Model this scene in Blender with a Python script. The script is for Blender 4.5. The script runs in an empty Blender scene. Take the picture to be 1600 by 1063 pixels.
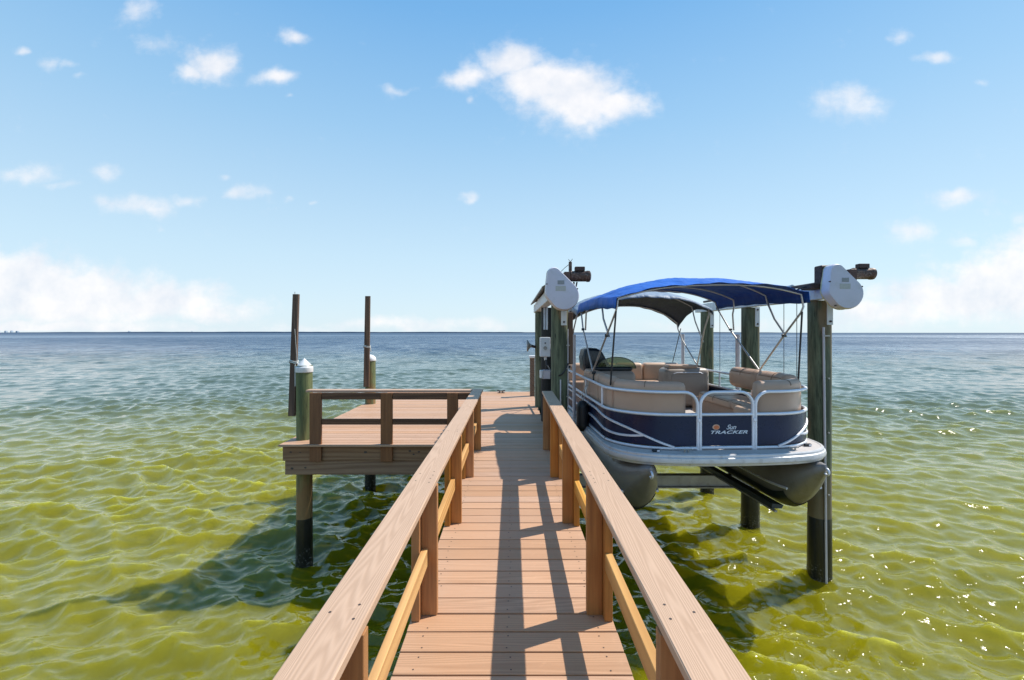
import bpy, bmesh, math, random
import numpy as np
from mathutils import Vector, Matrix
random.seed(7)
R = math.radians
S = bpy.context.scene
COL = S.collection
WATER = -1.74

# ------------------------------------------------------------ camera
cam = bpy.data.cameras.new('camera'); cam.sensor_width = 36; cam.lens = 16.0
cam.shift_y = -11.5/1600; cam.clip_start = .05; cam.clip_end = 30000
co = bpy.data.objects.new('camera', cam); COL.objects.link(co)
co.location = (0, 0, 1.5); co.rotation_euler = (R(90), 0, 0); S.camera = co

# ------------------------------------------------------------ sun, exposure
SUN_EL = 53.0; SUN_AZ = 66.3          # azimuth clockwise from +Y
sd = Vector((math.sin(R(SUN_AZ))*math.cos(R(SUN_EL)), math.cos(R(SUN_AZ))*math.cos(R(SUN_EL)), math.sin(R(SUN_EL))))
sl = bpy.data.lights.new('sun', 'SUN'); sl.energy = 5.0; sl.angle = R(.53); sl.color = (1, .95, .87)
so = bpy.data.objects.new('sun', sl); COL.objects.link(so); so.location = (20, 10, 30)
so.rotation_euler = sd.to_track_quat('Z', 'Y').to_euler()
S.view_settings.view_transform = 'Standard'; S.view_settings.look = 'None'
S.view_settings.exposure = 0.10; S.view_settings.gamma = 1; S.view_settings.use_curve_mapping = False
S.render.engine = 'CYCLES'
cy = S.cycles
cy.use_denoising = True
try: cy.denoiser = 'OPENIMAGEDENOISE'
except Exception: pass
cy.max_bounces = 7; cy.transparent_max_bounces = 8; cy.caustics_reflective = False; cy.caustics_refractive = False
cy.sample_clamp_indirect = 4; cy.sample_clamp_direct = 5

# ------------------------------------------------------------ node helper
class NT:
    def __init__(s, nt): s.t = nt; s.n = nt.nodes; s.l = nt.links
    def node(s, ty, **k):
        n = s.n.new(ty)
        for a, b in k.items(): setattr(n, a, b)
        return n
    def put(s, sock, v):
        if isinstance(v, bpy.types.NodeSocket): s.l.new(v, sock)
        elif v is not None:
            if isinstance(v, (tuple, list)) and len(v) == 3 and getattr(sock, 'type', '') == 'RGBA': v = (*v, 1)
            sock.default_value = v
    def m(s, op, a, b=None, c=None, clamp=False):
        n = s.node('ShaderNodeMath', operation=op); n.use_clamp = clamp
        s.put(n.inputs[0], a)
        if b is not None: s.put(n.inputs[1], b)
        if c is not None: s.put(n.inputs[2], c)
        return n.outputs[0]
    def mix(s, f, a, b, blend='MIX'):
        n = s.node('ShaderNodeMix', data_type='RGBA', blend_type=blend)
        s.put(n.inputs[0], f); s.put(n.inputs[6], a); s.put(n.inputs[7], b)
        return n.outputs[2]
    def mr(s, v, a, b, c=0., d=1., smooth=False):
        n = s.node('ShaderNodeMapRange'); n.clamp = True
        if smooth: n.interpolation_type = 'SMOOTHSTEP'
        s.put(n.inputs[0], v); s.put(n.inputs[1], a); s.put(n.inputs[2], b); s.put(n.inputs[3], c); s.put(n.inputs[4], d)
        return n.outputs[0]
    def noise(s, vec, scale, detail=3, rough=.55, dist=0., out=0):
        n = s.node('ShaderNodeTexNoise'); s.put(n.inputs['Vector'], vec)
        n.inputs['Scale'].default_value = scale; n.inputs['Detail'].default_value = detail
        n.inputs['Roughness'].default_value = rough; n.inputs['Distortion'].default_value = dist
        return n.outputs[out]
    def vmul(s, v, k):
        n = s.node('ShaderNodeVectorMath', operation='MULTIPLY'); s.put(n.inputs[0], v); s.put(n.inputs[1], k); return n.outputs[0]
    def vadd(s, v, k):
        n = s.node('ShaderNodeVectorMath', operation='ADD'); s.put(n.inputs[0], v); s.put(n.inputs[1], k); return n.outputs[0]
    def bump(s, h, strength=.3, dist=.01, normal=None):
        n = s.node('ShaderNodeBump'); n.inputs['Strength'].default_value = strength; n.inputs['Distance'].default_value = dist
        s.put(n.inputs['Height'], h)
        if normal is not None: s.put(n.inputs['Normal'], normal)
        return n.outputs[0]

# ------------------------------------------------------------ world: sky + clouds
W = bpy.data.worlds.new('World'); S.world = W; W.use_nodes = True
w = NT(W.node_tree); w.n.clear()
wo = w.node('ShaderNodeOutputWorld'); bg = w.node('ShaderNodeBackground')
sky = w.node('ShaderNodeTexSky'); sky.sky_type = 'NISHITA'; sky.sun_disc = False
sky.sun_elevation = R(SUN_EL); sky.sun_rotation = R(SUN_AZ); sky.altitude = 0; sky.air_density = 1.0; sky.dust_density = .6; sky.ozone_density = 1.5
SKY_STR = .12
tc = w.node('ShaderNodeTexCoord'); sep = w.node('ShaderNodeSeparateXYZ'); w.l.new(tc.outputs['Generated'], sep.inputs[0])
dx, dy, dz = sep.outputs
el = w.m('ARCSINE', dz)                     # elevation, rad
# clear-air gradient: deep blue overhead, pale towards the horizon, blended with the physical sky
ramp = w.node('ShaderNodeValToRGB'); w.put(ramp.inputs[0], w.mr(el, 0.0, math.pi/2))
er = ramp.color_ramp; er.interpolation = 'B_SPLINE' if False else 'LINEAR'
stops = [(0.0, (.74, .87, .95)), (.10, (.60, .80, .94)), (.26, (.35, .61, .88)), (.39, (.19, .46, .82)), (.6, (.10, .30, .64)), (1.0, (.05, .19, .47))]
er.elements[0].position = 0; er.elements[1].position = 1
for i_, (p_, c_) in enumerate(stops):
    e_ = er.elements[0] if i_ == 0 else (er.elements[-1] if i_ == len(stops)-1 else er.elements.new(p_))
    e_.color = (*c_, 1)
grad = w.vmul(ramp.outputs[0], (1/SKY_STR,)*3)
skyc = w.mix(.86, w.vmul(sky.outputs[0], (.75, 1.0, 1.1)), grad)
ay = w.m('MAXIMUM', w.m('ABSOLUTE', dy), .02)
u = w.m('DIVIDE', dx, ay); v = w.m('DIVIDE', dz, ay)
cmb = w.node('ShaderNodeCombineXYZ'); w.put(cmb.inputs[0], u); w.put(cmb.inputs[1], v)
uv = cmb.outputs[0]
wn = w.noise(uv, 7.0, 3, .6, out=1)
sp = w.node('ShaderNodeSeparateXYZ'); w.put(sp.inputs[0], wn)
u2 = w.m('ADD', u, w.m('MULTIPLY', w.m('SUBTRACT', sp.outputs[0], .5), .11))
v2 = w.m('ADD', v, w.m('MULTIPLY', w.m('SUBTRACT', sp.outputs[1], .5), .07))
def blobs(lst):
    tot = None
    for (cx, cyy, rx, ry, a) in lst:
        U = w.m('MULTIPLY', w.m('SUBTRACT', u2, (cx-800)/711), 711/rx)
        V = w.m('MULTIPLY', w.m('SUBTRACT', v2, (520-cyy)/711), 711/ry)
        d = w.m('ADD', w.m('MULTIPLY', U, U), w.m('MULTIPLY', V, V))
        g = w.m('MULTIPLY', w.m('EXPONENT', w.m('MULTIPLY', d, -1.)), a)
        tot = g if tot is None else w.m('MAXIMUM', tot, g)
    return tot
sharp = blobs([(735,120,42,18,.9),(800,100,48,30,1.1),(850,132,70,36,1.25),(900,150,75,48,1.35),(962,160,48,25,1.1),(905,182,38,20,.9),
               (332,97,40,26,1.0),(300,108,30,14,.8),(430,116,32,14,.85),(457,60,24,12,.7)])
soft = blobs([(212,22,34,26,.62),(246,68,38,20,.55),(28,79,14,8,.7),(75,97,28,12,.62),(105,100,26,9,.62),(130,118,14,7,.5),(625,138,38,9,.5),(450,148,12,6,.5),
              (1325,165,62,32,.72),(1345,160,34,22,.7),(1457,95,32,12,.72),(1408,58,22,12,.55),(1345,155,20,12,.2),(1535,130,14,8,.4),
              (40,272,58,18,.68),(90,290,30,9,.5),(162,272,34,17,.75),(215,322,70,18,.78),(165,318,30,14,.6),(245,328,44,12,.7),(292,308,28,12,.6),
              (385,300,34,14,.72),(352,276,14,7,.55),(448,307,12,7,.5),(488,310,10,6,.55),(729,312,13,10,.75),(257,350,10,8,.4),(730,155,10,7,.5),
              (1500,306,48,17,.78),(1424,360,36,20,.85),(1505,378,30,9,.62),(1596,345,34,14,.6),(1590,375,20,10,.6)])
bank = blobs([(20,440,150,48,1.0),(120,468,210,50,1.0),(250,470,130,38,.95),(330,485,110,24,.72),(60,512,420,22,.7),(620,507,150,16,.62),(760,505,110,14,.5),(520,515,420,12,.45),
              (1590,440,130,60,1.1),(1500,465,150,48,1.0),(1400,488,150,30,.8),(1700,420,190,90,1.1),(1200,510,420,14,.45),(-200,450,300,70,1.0)])
cn = w.noise(uv, 16.0, 6, .62); cn2 = w.noise(w.vmul(uv, (1, 1.7, 1)), 34.0, 5, .6)
nz = w.m('ADD', w.m('MULTIPLY', w.m('SUBTRACT', cn, .5), .9), w.m('MULTIPLY', w.m('SUBTRACT', cn2, .5), .36))
m1 = w.mr(w.m('ADD', sharp, nz), .10, .98, 0, .93, True)
m2 = w.mr(w.m('ADD', soft, nz), .14, 1.0, 0, .78, True)
m3 = w.mr(w.m('ADD', bank, w.m('MULTIPLY', nz, .9)), .22, .85, 0, .85, True)
mk = w.m('MAXIMUM', w.m('MAXIMUM', m1, m2), m3)
mk = w.m('MULTIPLY', mk, w.mr(dz, 0.0, .004))
cshade = w.noise(uv, 9.0, 4, .6)
ccol = w.mix(w.mr(cshade, .35, .65), (6.5, 6.8, 7.4), (8.5, 8.2, 8.1))
final = w.mix(mk, skyc, ccol)
w.put(bg.inputs[0], final); bg.inputs[1].default_value = SKY_STR
w.l.new(bg.outputs[0], wo.inputs[0])

# ------------------------------------------------------------ mesh builders
class MB:
    def __init__(s): s.v = []; s.f = []
    def add(s, vs, fs):
        b = len(s.v); s.v += [tuple(x) for x in vs]; s.f += [tuple(b+i for i in f) for f in fs]; return s
    def bm(s, bm, mat=None):
        if mat is not None: bmesh.ops.transform(bm, matrix=mat, verts=bm.verts)
        bm.verts.index_update(); s.add([q.co[:] for q in bm.verts], [[q.index for q in f.verts] for f in bm.faces]); bm.free(); return s
    def box(s, x0, x1, y0, y1, z0, z1, bev=.0, seg=1, rot=None):
        bm = bmesh.new(); bmesh.ops.create_cube(bm, size=1)
        c = Vector(((x0+x1)/2, (y0+y1)/2, (z0+z1)/2))
        bmesh.ops.scale(bm, vec=(abs(x1-x0), abs(y1-y0), abs(z1-z0)), verts=bm.verts)
        if bev > 0: bmesh.ops.bevel(bm, geom=bm.edges[:], offset=min(bev, .49*min(abs(x1-x0), abs(y1-y0), abs(z1-z0))), segments=seg, profile=.5, affect='EDGES', clamp_overlap=True)
        M = Matrix.Translation(c)
        if rot is not None: M = M @ rot.to_4x4()
        return s.bm(bm, M)
    def tube(s, pts, r, n=10, caps=True, closed=False, rz=None):
        pts = [Vector(p) for p in pts]; N = len(pts)
        rr = r if isinstance(r, (list, tuple)) else [r]*N
        up = Vector((0, 0, 1)); rings = []
        tans = []
        for i in range(N):
            a = pts[(i-1) % N] if (i > 0 or closed) else pts[i]; b = pts[(i+1) % N] if (i < N-1 or closed) else pts[i]
            tans.append((b-a).normalized())
        t0 = tans[0]; ref = up if abs(t0.dot(up)) < .9 else Vector((1, 0, 0))
        nx = (ref - t0*ref.dot(t0)).normalized()
        for i in range(N):
            t = tans[i]; nx = (nx - t*nx.dot(t)).normalized(); ny = t.cross(nx)
            for k in range(n):
                a = 2*math.pi*k/n; rings.append(pts[i] + (nx*math.cos(a)+ny*math.sin(a))*rr[i])
        fs = []
        for i in range(N if closed else N-1):
            j = (i+1) % N
            for k in range(n): fs.append((i*n+k, i*n+(k+1) % n, j*n+(k+1) % n, j*n+k))
        if caps and not closed: fs.append(tuple(reversed(range(n)))); fs.append(tuple((N-1)*n+k for k in range(n)))
        return s.add(rings, fs)
    def loft(s, rings, caps=True, closed=True):
        n = len(rings[0]); vs = [p for r in rings for p in r]; fs = []
        for i in range(len(rings)-1):
            for k in range(n if closed else n-1): fs.append((i*n+k, i*n+(k+1) % n, (i+1)*n+(k+1) % n, (i+1)*n+k))
        if caps and closed: fs.append(tuple(reversed(range(n)))); fs.append(tuple((len(rings)-1)*n+k for k in range(n)))
        return s.add(vs, fs)
    def prism(s, poly, z0, z1, axis='z', bev=0, seg=2):
        bm = bmesh.new()
        def P(a, b, c): return (a, b, c) if axis == 'z' else ((a, c, b) if axis == 'y' else (c, a, b))
        f = bm.faces.new([bm.verts.new(P(a, b, z0)) for a, b in poly])
        e = bmesh.ops.extrude_face_region(bm, geom=[f]); vv = [q for q in e['geom'] if isinstance(q, bmesh.types.BMVert)]
        d = Vector(P(0, 0, z1-z0)); bmesh.ops.translate(bm, vec=d, verts=vv)
        bmesh.ops.recalc_face_normals(bm, faces=bm.faces)
        if bev:
            ed = [e for e in bm.edges if len(e.link_faces) == 2 and e.calc_face_angle(0) > 1.2 ]
            bmesh.ops.bevel(bm, geom=ed, offset=bev, segments=seg, profile=.5, affect='EDGES', clamp_overlap=True)
        return s.bm(bm)

ORI = {}
def thing(name, label, cat, loc=(0, 0, 0), rz=0, group=None, local=False, kind=None):
    o = bpy.data.objects.new(name, None); COL.objects.link(o); o.location = loc; o.rotation_euler = (0, 0, rz)
    o.empty_display_size = .1
    o['label'] = label; o['category'] = cat
    if group: o['group'] = group
    ORI[o.name] = Vector((0, 0, 0)) if local else Vector(loc)
    return o
def mesh_of(name, mb, mat, smooth):
    me = bpy.data.meshes.new(name); me.from_pydata(mb.v, [], mb.f); me.materials.append(mat)
    bm = bmesh.new(); bm.from_mesh(me); bmesh.ops.recalc_face_normals(bm, faces=bm.faces); bm.to_mesh(me); bm.free()
    if smooth:
        me.polygons.foreach_set('use_smooth', [True]*len(me.polygons))
        me.update()
        try: me.set_sharp_from_angle(angle=R(smooth if smooth > 1 else 45))
        except Exception: pass
    me.update(); return me
def put(name, mb, mat, parent=None, smooth=0, label=None, kind=None, center=True):
    """mb is written in world space (or in the thing's own space for local things)."""
    c = Vector((0, 0, 0))
    if center:
        a = np.array(mb.v); c = Vector(((a.min(0)+a.max(0))/2).tolist())
        mb.v = [tuple(Vector(q)-c) for q in mb.v]
    o = bpy.data.objects.new(name, mesh_of(name, mb, mat, smooth)); COL.objects.link(o)
    base = Vector((0, 0, 0))
    if parent is not None:
        o.parent = parent
        if parent.name in ORI: base = ORI[parent.name]
    o.location = c - base
    ORI[o.name] = c
    if label: o['label'] = label
    if kind: o['kind'] = kind
    return o
def tag(o, label, cat, group=None):
    o['label'] = label; o['category'] = cat
    if group: o['group'] = group
    return o
def inst(name, me, parent, loc, rot=(0, 0, 0), label=None):
    o = bpy.data.objects.new(name, me); COL.objects.link(o); o.rotation_euler = rot
    o.parent = parent; o.location = Vector(loc)-(ORI.get(parent.name, Vector()) if parent else Vector()); ORI[o.name] = Vector(loc)
    if label: o['label'] = label
    return o

# ------------------------------------------------------------ materials
def mat(name):
    m = bpy.data.materials.new(name); m.use_nodes = True; t = NT(m.node_tree); t.n.clear()
    out = t.node('ShaderNodeOutputMaterial'); b = t.node('ShaderNodeBsdfPrincipled'); t.l.new(b.outputs[0], out.inputs[0])
    return m, t, b, out
def objco(t, stretch=(1, 1, 1), rnd=True):
    tc = t.node('ShaderNodeTexCoord'); v = tc.outputs['Object']
    if rnd:
        oi = t.node('ShaderNodeObjectInfo'); c = t.node('ShaderNodeCombineXYZ')
        for i, k in enumerate((37., 91., 53.)): t.put(c.inputs[i], t.m('MULTIPLY', oi.outputs['Random'], k))
        v = t.vadd(v, c.outputs[0])
        return t.vmul(v, stretch), oi.outputs['Random'], tc.outputs['Object']
    return t.vmul(v, stretch), None, tc.outputs['Object']
def wood(name, light, dark, axis, ring=14, streak=60, rough=.62, contrast=1.0, bumps=.25, var=.25, knots=False, rings=True):
    m, t, b, _ = mat(name)
    st = {'x': (.05, 1, 1), 'y': (1, .05, 1), 'z': (1, 1, .05)}[axis]
    v, rnd, ob = objco(t, st)
    n1 = t.noise(v, streak, 4, .6)                      # fine fibre
    n0 = t.noise(t.vmul(v, (1, 1, 1)), 5, 2, .5)
    if rings:
        wv = t.node('ShaderNodeTexWave', wave_type='RINGS', rings_direction={'x': 'X', 'y': 'Y', 'z': 'Z'}[axis])
        t.put(wv.inputs['Vector'], t.vadd(v, t.vmul(t.noise(v, 6, 2, .5, out=1), (.22, .22, .22))))
        wv.inputs['Scale'].default_value = ring; wv.inputs['Distortion'].default_value = 1.5
        wv.inputs['Detail'].default_value = 2; wv.inputs['Detail Scale'].default_value = 1.2
        g = t.m('ADD', t.m('MULTIPLY', wv.outputs[1], .5), t.m('MULTIPLY', n1, .5))
    else:
        g = t.m('ADD', t.m('MULTIPLY', n1, .6), t.m('MULTIPLY', t.noise(v, streak*.25, 3, .6), .4))
    f = t.mr(g, .5-.3/contrast, .5+.3/contrast)
    c = t.mix(f, dark, light)
    bl = t.noise(ob, 3.0, 3, .6)
    c = t.mix(t.mr(bl, .35, .7, 0, .22), c, tuple(x*.72 for x in light))
    sc_ = t.noise(t.vmul(ob, (1, 1, 1)), 11, 6, .75, .8)
    c = t.mix(t.mr(sc_, .60, .75, 0, .22), c, tuple(min(1, x*1.25) for x in light))
    c = t.mix(t.mr(t.noise(v, 17, 5, .8), .62, .72, 0, .30), c, tuple(x*.55 for x in dark))
    hs = t.node('ShaderNodeHueSaturation'); t.put(hs.inputs['Value'], t.mr(rnd, 0, 1, 1-var/2, 1+var/2)); t.put(hs.inputs['Color'], c)
    t.put(hs.inputs['Saturation'], t.mr(t.m('FRACT', t.m('MULTIPLY', rnd, 7.3)), 0, 1, .9, 1.08))
    t.put(b.inputs['Base Color'], hs.outputs[0]); b.inputs['Roughness'].default_value = rough
    b.inputs['Specular IOR Level'].default_value = .35
    t.put(b.inputs['Normal'], t.bump(g, bumps, .0025))
    return m
def plain(name, col, rough=.5, metal=0, noise=.12, nscale=6, bumpd=0, spec=.5, coat=0, stain=None, bscale=90):
    m, t, b, _ = mat(name)
    v, rnd, ob = objco(t)
    n = t.noise(ob, nscale, 4, .6)
    c = t.mix(t.mr(n, .3, .7), tuple(x*(1-noise) for x in col), tuple(min(1, x*(1+noise)) for x in col))
    if stain:
        c = t.mix(t.mr(t.noise(v, nscale*1.7, 5, .7), .52, .68, 0, .8), c, stain)
    t.put(b.inputs['Base Color'], c)
    t.put(b.inputs['Roughness'], t.mr(t.noise(ob, nscale*3, 3), .3, .7, rough*.85, min(1, rough*1.2)))
    b.inputs['Metallic'].default_value = metal; b.inputs['Specular IOR Level'].default_value = spec
    if coat: b.inputs['Coat Weight'].default_value = coat; b.inputs['Coat Roughness'].default_value = .08
    if bumpd: t.put(b.inputs['Normal'], t.bump(t.noise(ob, bscale, 4, .6), .5, bumpd))
    return m
M = {}
M['deck'] = wood('composite_decking', (.61, .365, .225), (.44, .25, .148), 'x', ring=26, streak=70, rough=.6, contrast=.8, bumps=.35, var=.15)
M['cap'] = wood('composite_rail_cap', (.60, .40, .27), (.465, .295, .19), 'y', ring=58, streak=120, rough=.6, contrast=.75, bumps=.35, var=.05)
M['capx'] = wood('composite_rail_cap_across', (.58, .41, .30), (.44, .29, .20), 'x', ring=30, streak=55, rough=.6, contrast=.8, bumps=.35, var=.05)
M['post'] = wood('stained_pine_post', (.56, .25, .07), (.28, .105, .03), 'z', streak=46, contrast=1.3, bumps=.4, var=.22, rings=False)
M['rail'] = wood('stained_pine_rail', (.74, .40, .11), (.50, .23, .05), 'y', ring=7, streak=34, contrast=.9, bumps=.35, var=.15)
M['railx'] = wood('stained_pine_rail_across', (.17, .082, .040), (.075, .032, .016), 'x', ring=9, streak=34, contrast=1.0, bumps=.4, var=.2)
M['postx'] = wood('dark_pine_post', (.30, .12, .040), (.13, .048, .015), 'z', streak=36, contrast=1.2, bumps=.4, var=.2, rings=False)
M['fascia'] = wood('weathered_treated_fascia', (.34, .205, .125), (.20, .11, .062), 'x', ring=7, streak=30, contrast=1.0, bumps=.4, var=.12)
M['fasciay'] = wood('weathered_treated_joist', (.22, .16, .12), (.12, .085, .06), 'y', ring=7, streak=30, contrast=1.0, bumps=.4, var=.12)
M['oldpole'] = wood('old_grey_brown_timber', (.17, .105, .07), (.075, .045, .03), 'z', ring=9, streak=40, contrast=1.2, bumps=.6, var=.1)

def piling_mat(name, green, brown, dark, black_below):
    m, t, b, _ = mat(name)
    geo = t.node('ShaderNodeNewGeometry'); s3 = t.node('ShaderNodeSeparateXYZ'); t.put(s3.inputs[0], geo.outputs['Position'])
    v, rnd, ob = objco(t, (1, 1, .08))
    n = t.noise(v, 22, 5, .65); big = t.noise(t.vmul(v, (1, 1, 3)), 4, 4, .6, .6)
    c = t.mix(t.mr(n, .38, .64), dark, green)
    c = t.mix(t.mr(big, .54, .66), c, brown)
    crack = t.mr(t.noise(v, 60, 3, .7), .30, .40)
    c = t.mix(t.m('SUBTRACT', 1, crack), c, tuple(x*.3 for x in dark))
    # bare brown timber close to the tide mark, then the black wrap / wet marine growth
    zz = t.m('ADD', s3.outputs[2], t.m('MULTIPLY', t.m('SUBTRACT', t.noise(ob, 9, 3), .5), .05))
    c = t.mix(t.mr(zz, black_below+.75, black_below+.25, 0, .75), c, brown)
    blk = t.mr(s3.outputs[2], black_below+.004, black_below-.004)
    c = t.mix(blk, c, (.006, .007, .007))
    barn = t.m('MULTIPLY', t.mr(zz, WATER+.30, WATER+.12), t.mr(t.noise(ob, 45, 3, .6), .58, .66))
    c = t.mix(barn, c, (.16, .15, .12))
    t.put(b.inputs['Base Color'], c); t.put(b.inputs['Roughness'], t.mix(blk, (.8, .8, .8), (.32, .32, .32)))
    t.put(b.inputs['Normal'], t.bump(t.m('ADD', n, t.m('MULTIPLY', t.noise(ob, 45, 3), t.m('MULTIPLY', blk, .4))), .8, .008))
    return m
M['pile'] = piling_mat('treated_piling', (.20, .225, .09), (.27, .15, .06), (.09, .115, .05), -1.10)
M['pile_lift'] = piling_mat('green_lift_piling', (.175, .195, .115), (.22, .16, .09), (.05, .062, .036), -.92)
M['pile_dark'] = piling_mat('dark_lift_piling', (.012, .014, .012), (.018, .015, .012), (.006, .007, .006), -1.0)
M['white'] = plain('white_plastic', (.78, .78, .77), .4, noise=.05, bumpd=.0004)
M['whitebeam'] = plain('weathered_white_beam', (.62, .66, .68), .5, metal=0, noise=.1, stain=(.42, .40, .36), nscale=5)
M['cover'] = plain('white_gear_cover', (.70, .67, .74), .45, noise=.05, stain=(.62, .60, .62), nscale=4)
M['coverrim'] = plain('yellowed_cover_rim', (.70, .62, .36), .5, noise=.1)
M['sticker'] = plain('grey_sticker', (.30, .31, .31), .5, noise=.2, nscale=60)
M['sticker2'] = plain('pale_sticker', (.52, .51, .46), .5, noise=.1, nscale=60)
M['alu'] = plain('brushed_aluminium', (.74, .75, .80), .42, metal=.35, noise=.06)
M['tube'] = plain('bimini_tube', (.50, .48, .46), .35, metal=.6, noise=.1)
M['rim'] = plain('weathered_rub_rail', (.60, .59, .585), .45, metal=.3, noise=.06, stain=(.46, .44, .42), nscale=7)
M['barnacle'] = plain('barnacle_shell', (.16, .15, .125), .8, noise=.4, nscale=40)
M['aludull'] = plain('dull_aluminium', (.34, .33, .30), .5, metal=.5, noise=.2, stain=(.25, .22, .16), nscale=5)
M['pontoon'] = plain('pontoon_aluminium', (.25, .235, .23), .40, metal=.4, noise=.12, nscale=3, stain=(.20, .185, .17))
M['rust'] = plain('rusty_motor', (.075, .042, .03), .5, metal=.4, noise=.4, nscale=22, stain=(.22, .19, .17))
M['rustdark'] = plain('dark_rusty_metal', (.055, .032, .026), .6, metal=.3, noise=.4, nscale=20)
M['black'] = plain('black_rubber', (.012, .012, .014), .5, noise=.2)
M['blackgloss'] = plain('black_vinyl', (.012, .016, .022), .3, noise=.2)
M['carpet'] = plain('wet_bunk_carpet', (.012, .02, .018), .45, noise=.5, nscale=30, bumpd=.004)
M['vinyl'] = plain('tan_vinyl', (.53, .345, .24), .42, noise=.05, nscale=4, bumpd=.0008)
M['vinyl2'] = plain('light_tan_vinyl', (.63, .43, .30), .42, noise=.05, nscale=4, bumpd=.0008)
M['vinylgrey'] = plain('taupe_console', (.36, .29, .24), .4, noise=.05, nscale=4, bumpd=.0006)
M['seam'] = plain('vinyl_seam', (.20, .12, .075), .6)
M['navy'] = plain('navy_panel', (.008, .014, .045), .28, noise=.25, nscale=2.5, spec=.28)
M['deckvinyl'] = plain('boat_deck_carpet', (.54, .49, .46), .75, noise=.08, nscale=40, bumpd=.001)
M['rope'] = plain('white_rope', (.6, .6, .56), .8, bumpd=.002)
M['cable'] = plain('steel_cable', (.10, .10, .10), .5, metal=.5)
M['pvc'] = plain('pale_pvc_pipe', (.60, .56, .58), .45, noise=.06)
M['screw'] = plain('screw_head', (.05, .035, .028), .6)
M['logo_white'] = plain('white_lettering', (.85, .85, .88), .4, noise=.02)
M['logo_orange'] = plain('orange_emblem', (.75, .20, .07), .4, noise=.1)
M['logo_pale'] = plain('pale_emblem_rim', (.80, .50, .36), .4, noise=.1)

def canvas(name, col, shade):
    m, t, b, out = mat(name)
    v, rnd, ob = objco(t)
    n = t.noise(t.vmul(ob, (3, 1.2, 1)), 3.2, 3, .5)
    c = t.mix(t.mr(n, .3, .7), col, shade)
    t.put(b.inputs['Base Color'], c); b.inputs['Roughness'].default_value = .5
    b.inputs['Sheen Weight'].default_value = .04; b.inputs['Specular IOR Level'].default_value = .25
    t.put(b.inputs['Normal'], t.bump(n, .8, .04, None))
    tr = t.node('ShaderNodeBsdfTranslucent'); t.put(tr.inputs[0], tuple(x*.8 for x in col))
    mx = t.node('ShaderNodeMixShader'); mx.inputs[0].default_value = .20
    t.l.new(b.outputs[0], mx.inputs[1]); t.l.new(tr.outputs[0], mx.inputs[2]); t.l.new(mx.outputs[0], out.inputs[0])
    return m
M['blue'] = canvas('blue_canvas', (.008, .165, .70), (.006, .13, .56))
M['blueshaded'] = canvas('blue_canvas_shaded_underside', (.008, .095, .42), (.006, .075, .34))  # darker copy of the blue: shade below the canopy put into the colour
M['glare'] = canvas('glare_toned_canvas', (.34, .42, .52), (.28, .36, .46))  # rear canopy made pale: sky glare on its slope put into the colour
M['shadedcanvas'] = canvas('shaded_canvas_underside', (.055, .07, .10), (.035, .045, .07))  # shade under the rear canopy painted as a dark canvas tone
m, t, b, _ = mat('tinted_windshield'); b.inputs['Base Color'].default_value = (.25, .28, .12, 1); b.inputs['Transmission Weight'].default_value = .75; b.inputs['Roughness'].default_value = .05; M['tint'] = m

# ------------------------------------------------------------ water, seabed, far shore
rng = np.random.default_rng(11)
NW = 170
lam = np.exp(rng.uniform(np.log(.11), np.log(3.8), NW))
ang = -math.pi/2 + rng.normal(0, .72, NW)                    # travelling towards the viewer, widely spread
ang[::7] += rng.uniform(-1.2, 1.2, len(ang[::7]))
kk = 2*math.pi/lam; ph = rng.uniform(0, 2*math.pi, NW)
slope = .047*np.where(lam > .9, .50, 1.0)*np.where(lam > 2.0, .65, 1.0)*np.where(lam < .22, .85, 1.)*np.where((lam > .25) & (lam < .8), 1.12, 1.)
amp = slope/kk
def waves(x, y, cell):
    dX = np.zeros_like(x); dY = np.zeros_like(x); dZ = np.zeros_like(x)
    # slow gust pattern that makes some patches rougher than others
    gust = 1 + .22*np.sin(.21*x+.13*y+1)+.18*np.sin(.47*y-.16*x+2.)
    for i in range(NW):
        at = np.clip((lam[i]/cell-2.5)/3., 0, 1)
        rows = int((at[:, 0] > 0).sum())          # cells grow outwards: only the inner rows carry this wave
        if rows == 0: continue
        sl_ = slice(0, rows)
        a = amp[i]*at[sl_]*gust[sl_]
        cx, sx = math.cos(ang[i]), math.sin(ang[i])
        th = kk[i]*(cx*x[sl_]+sx*y[sl_])+ph[i]
        dZ[sl_] += a*np.sin(th); c = a*np.cos(th)*.72; dX[sl_] += cx*c; dY[sl_] += sx*c
    return dX, dY, dZ
def grid_mesh(name, X, Y, Z, material):
    nr, nc = X.shape
    me = bpy.data.meshes.new(name); me.vertices.add(nr*nc)
    me.vertices.foreach_set('co', np.stack([X, Y, Z], -1).astype(np.float32).ravel())
    i = np.arange(nr-1)[:, None]*nc + np.arange(nc-1)[None, :]
    q = np.stack([i, i+1, i+nc+1, i+nc], -1).reshape(-1, 4)
    nf = len(q); me.loops.add(nf*4); me.polygons.add(nf)
    me.loops.foreach_set('vertex_index', q.astype(np.int32).ravel())
    me.polygons.foreach_set('loop_start', np.arange(0, nf*4, 4, dtype=np.int32))
    me.polygons.foreach_set('use_smooth', np.ones(nf, dtype=bool))
    me.update(calc_edges=True); me.materials.append(material)
    return me

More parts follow.
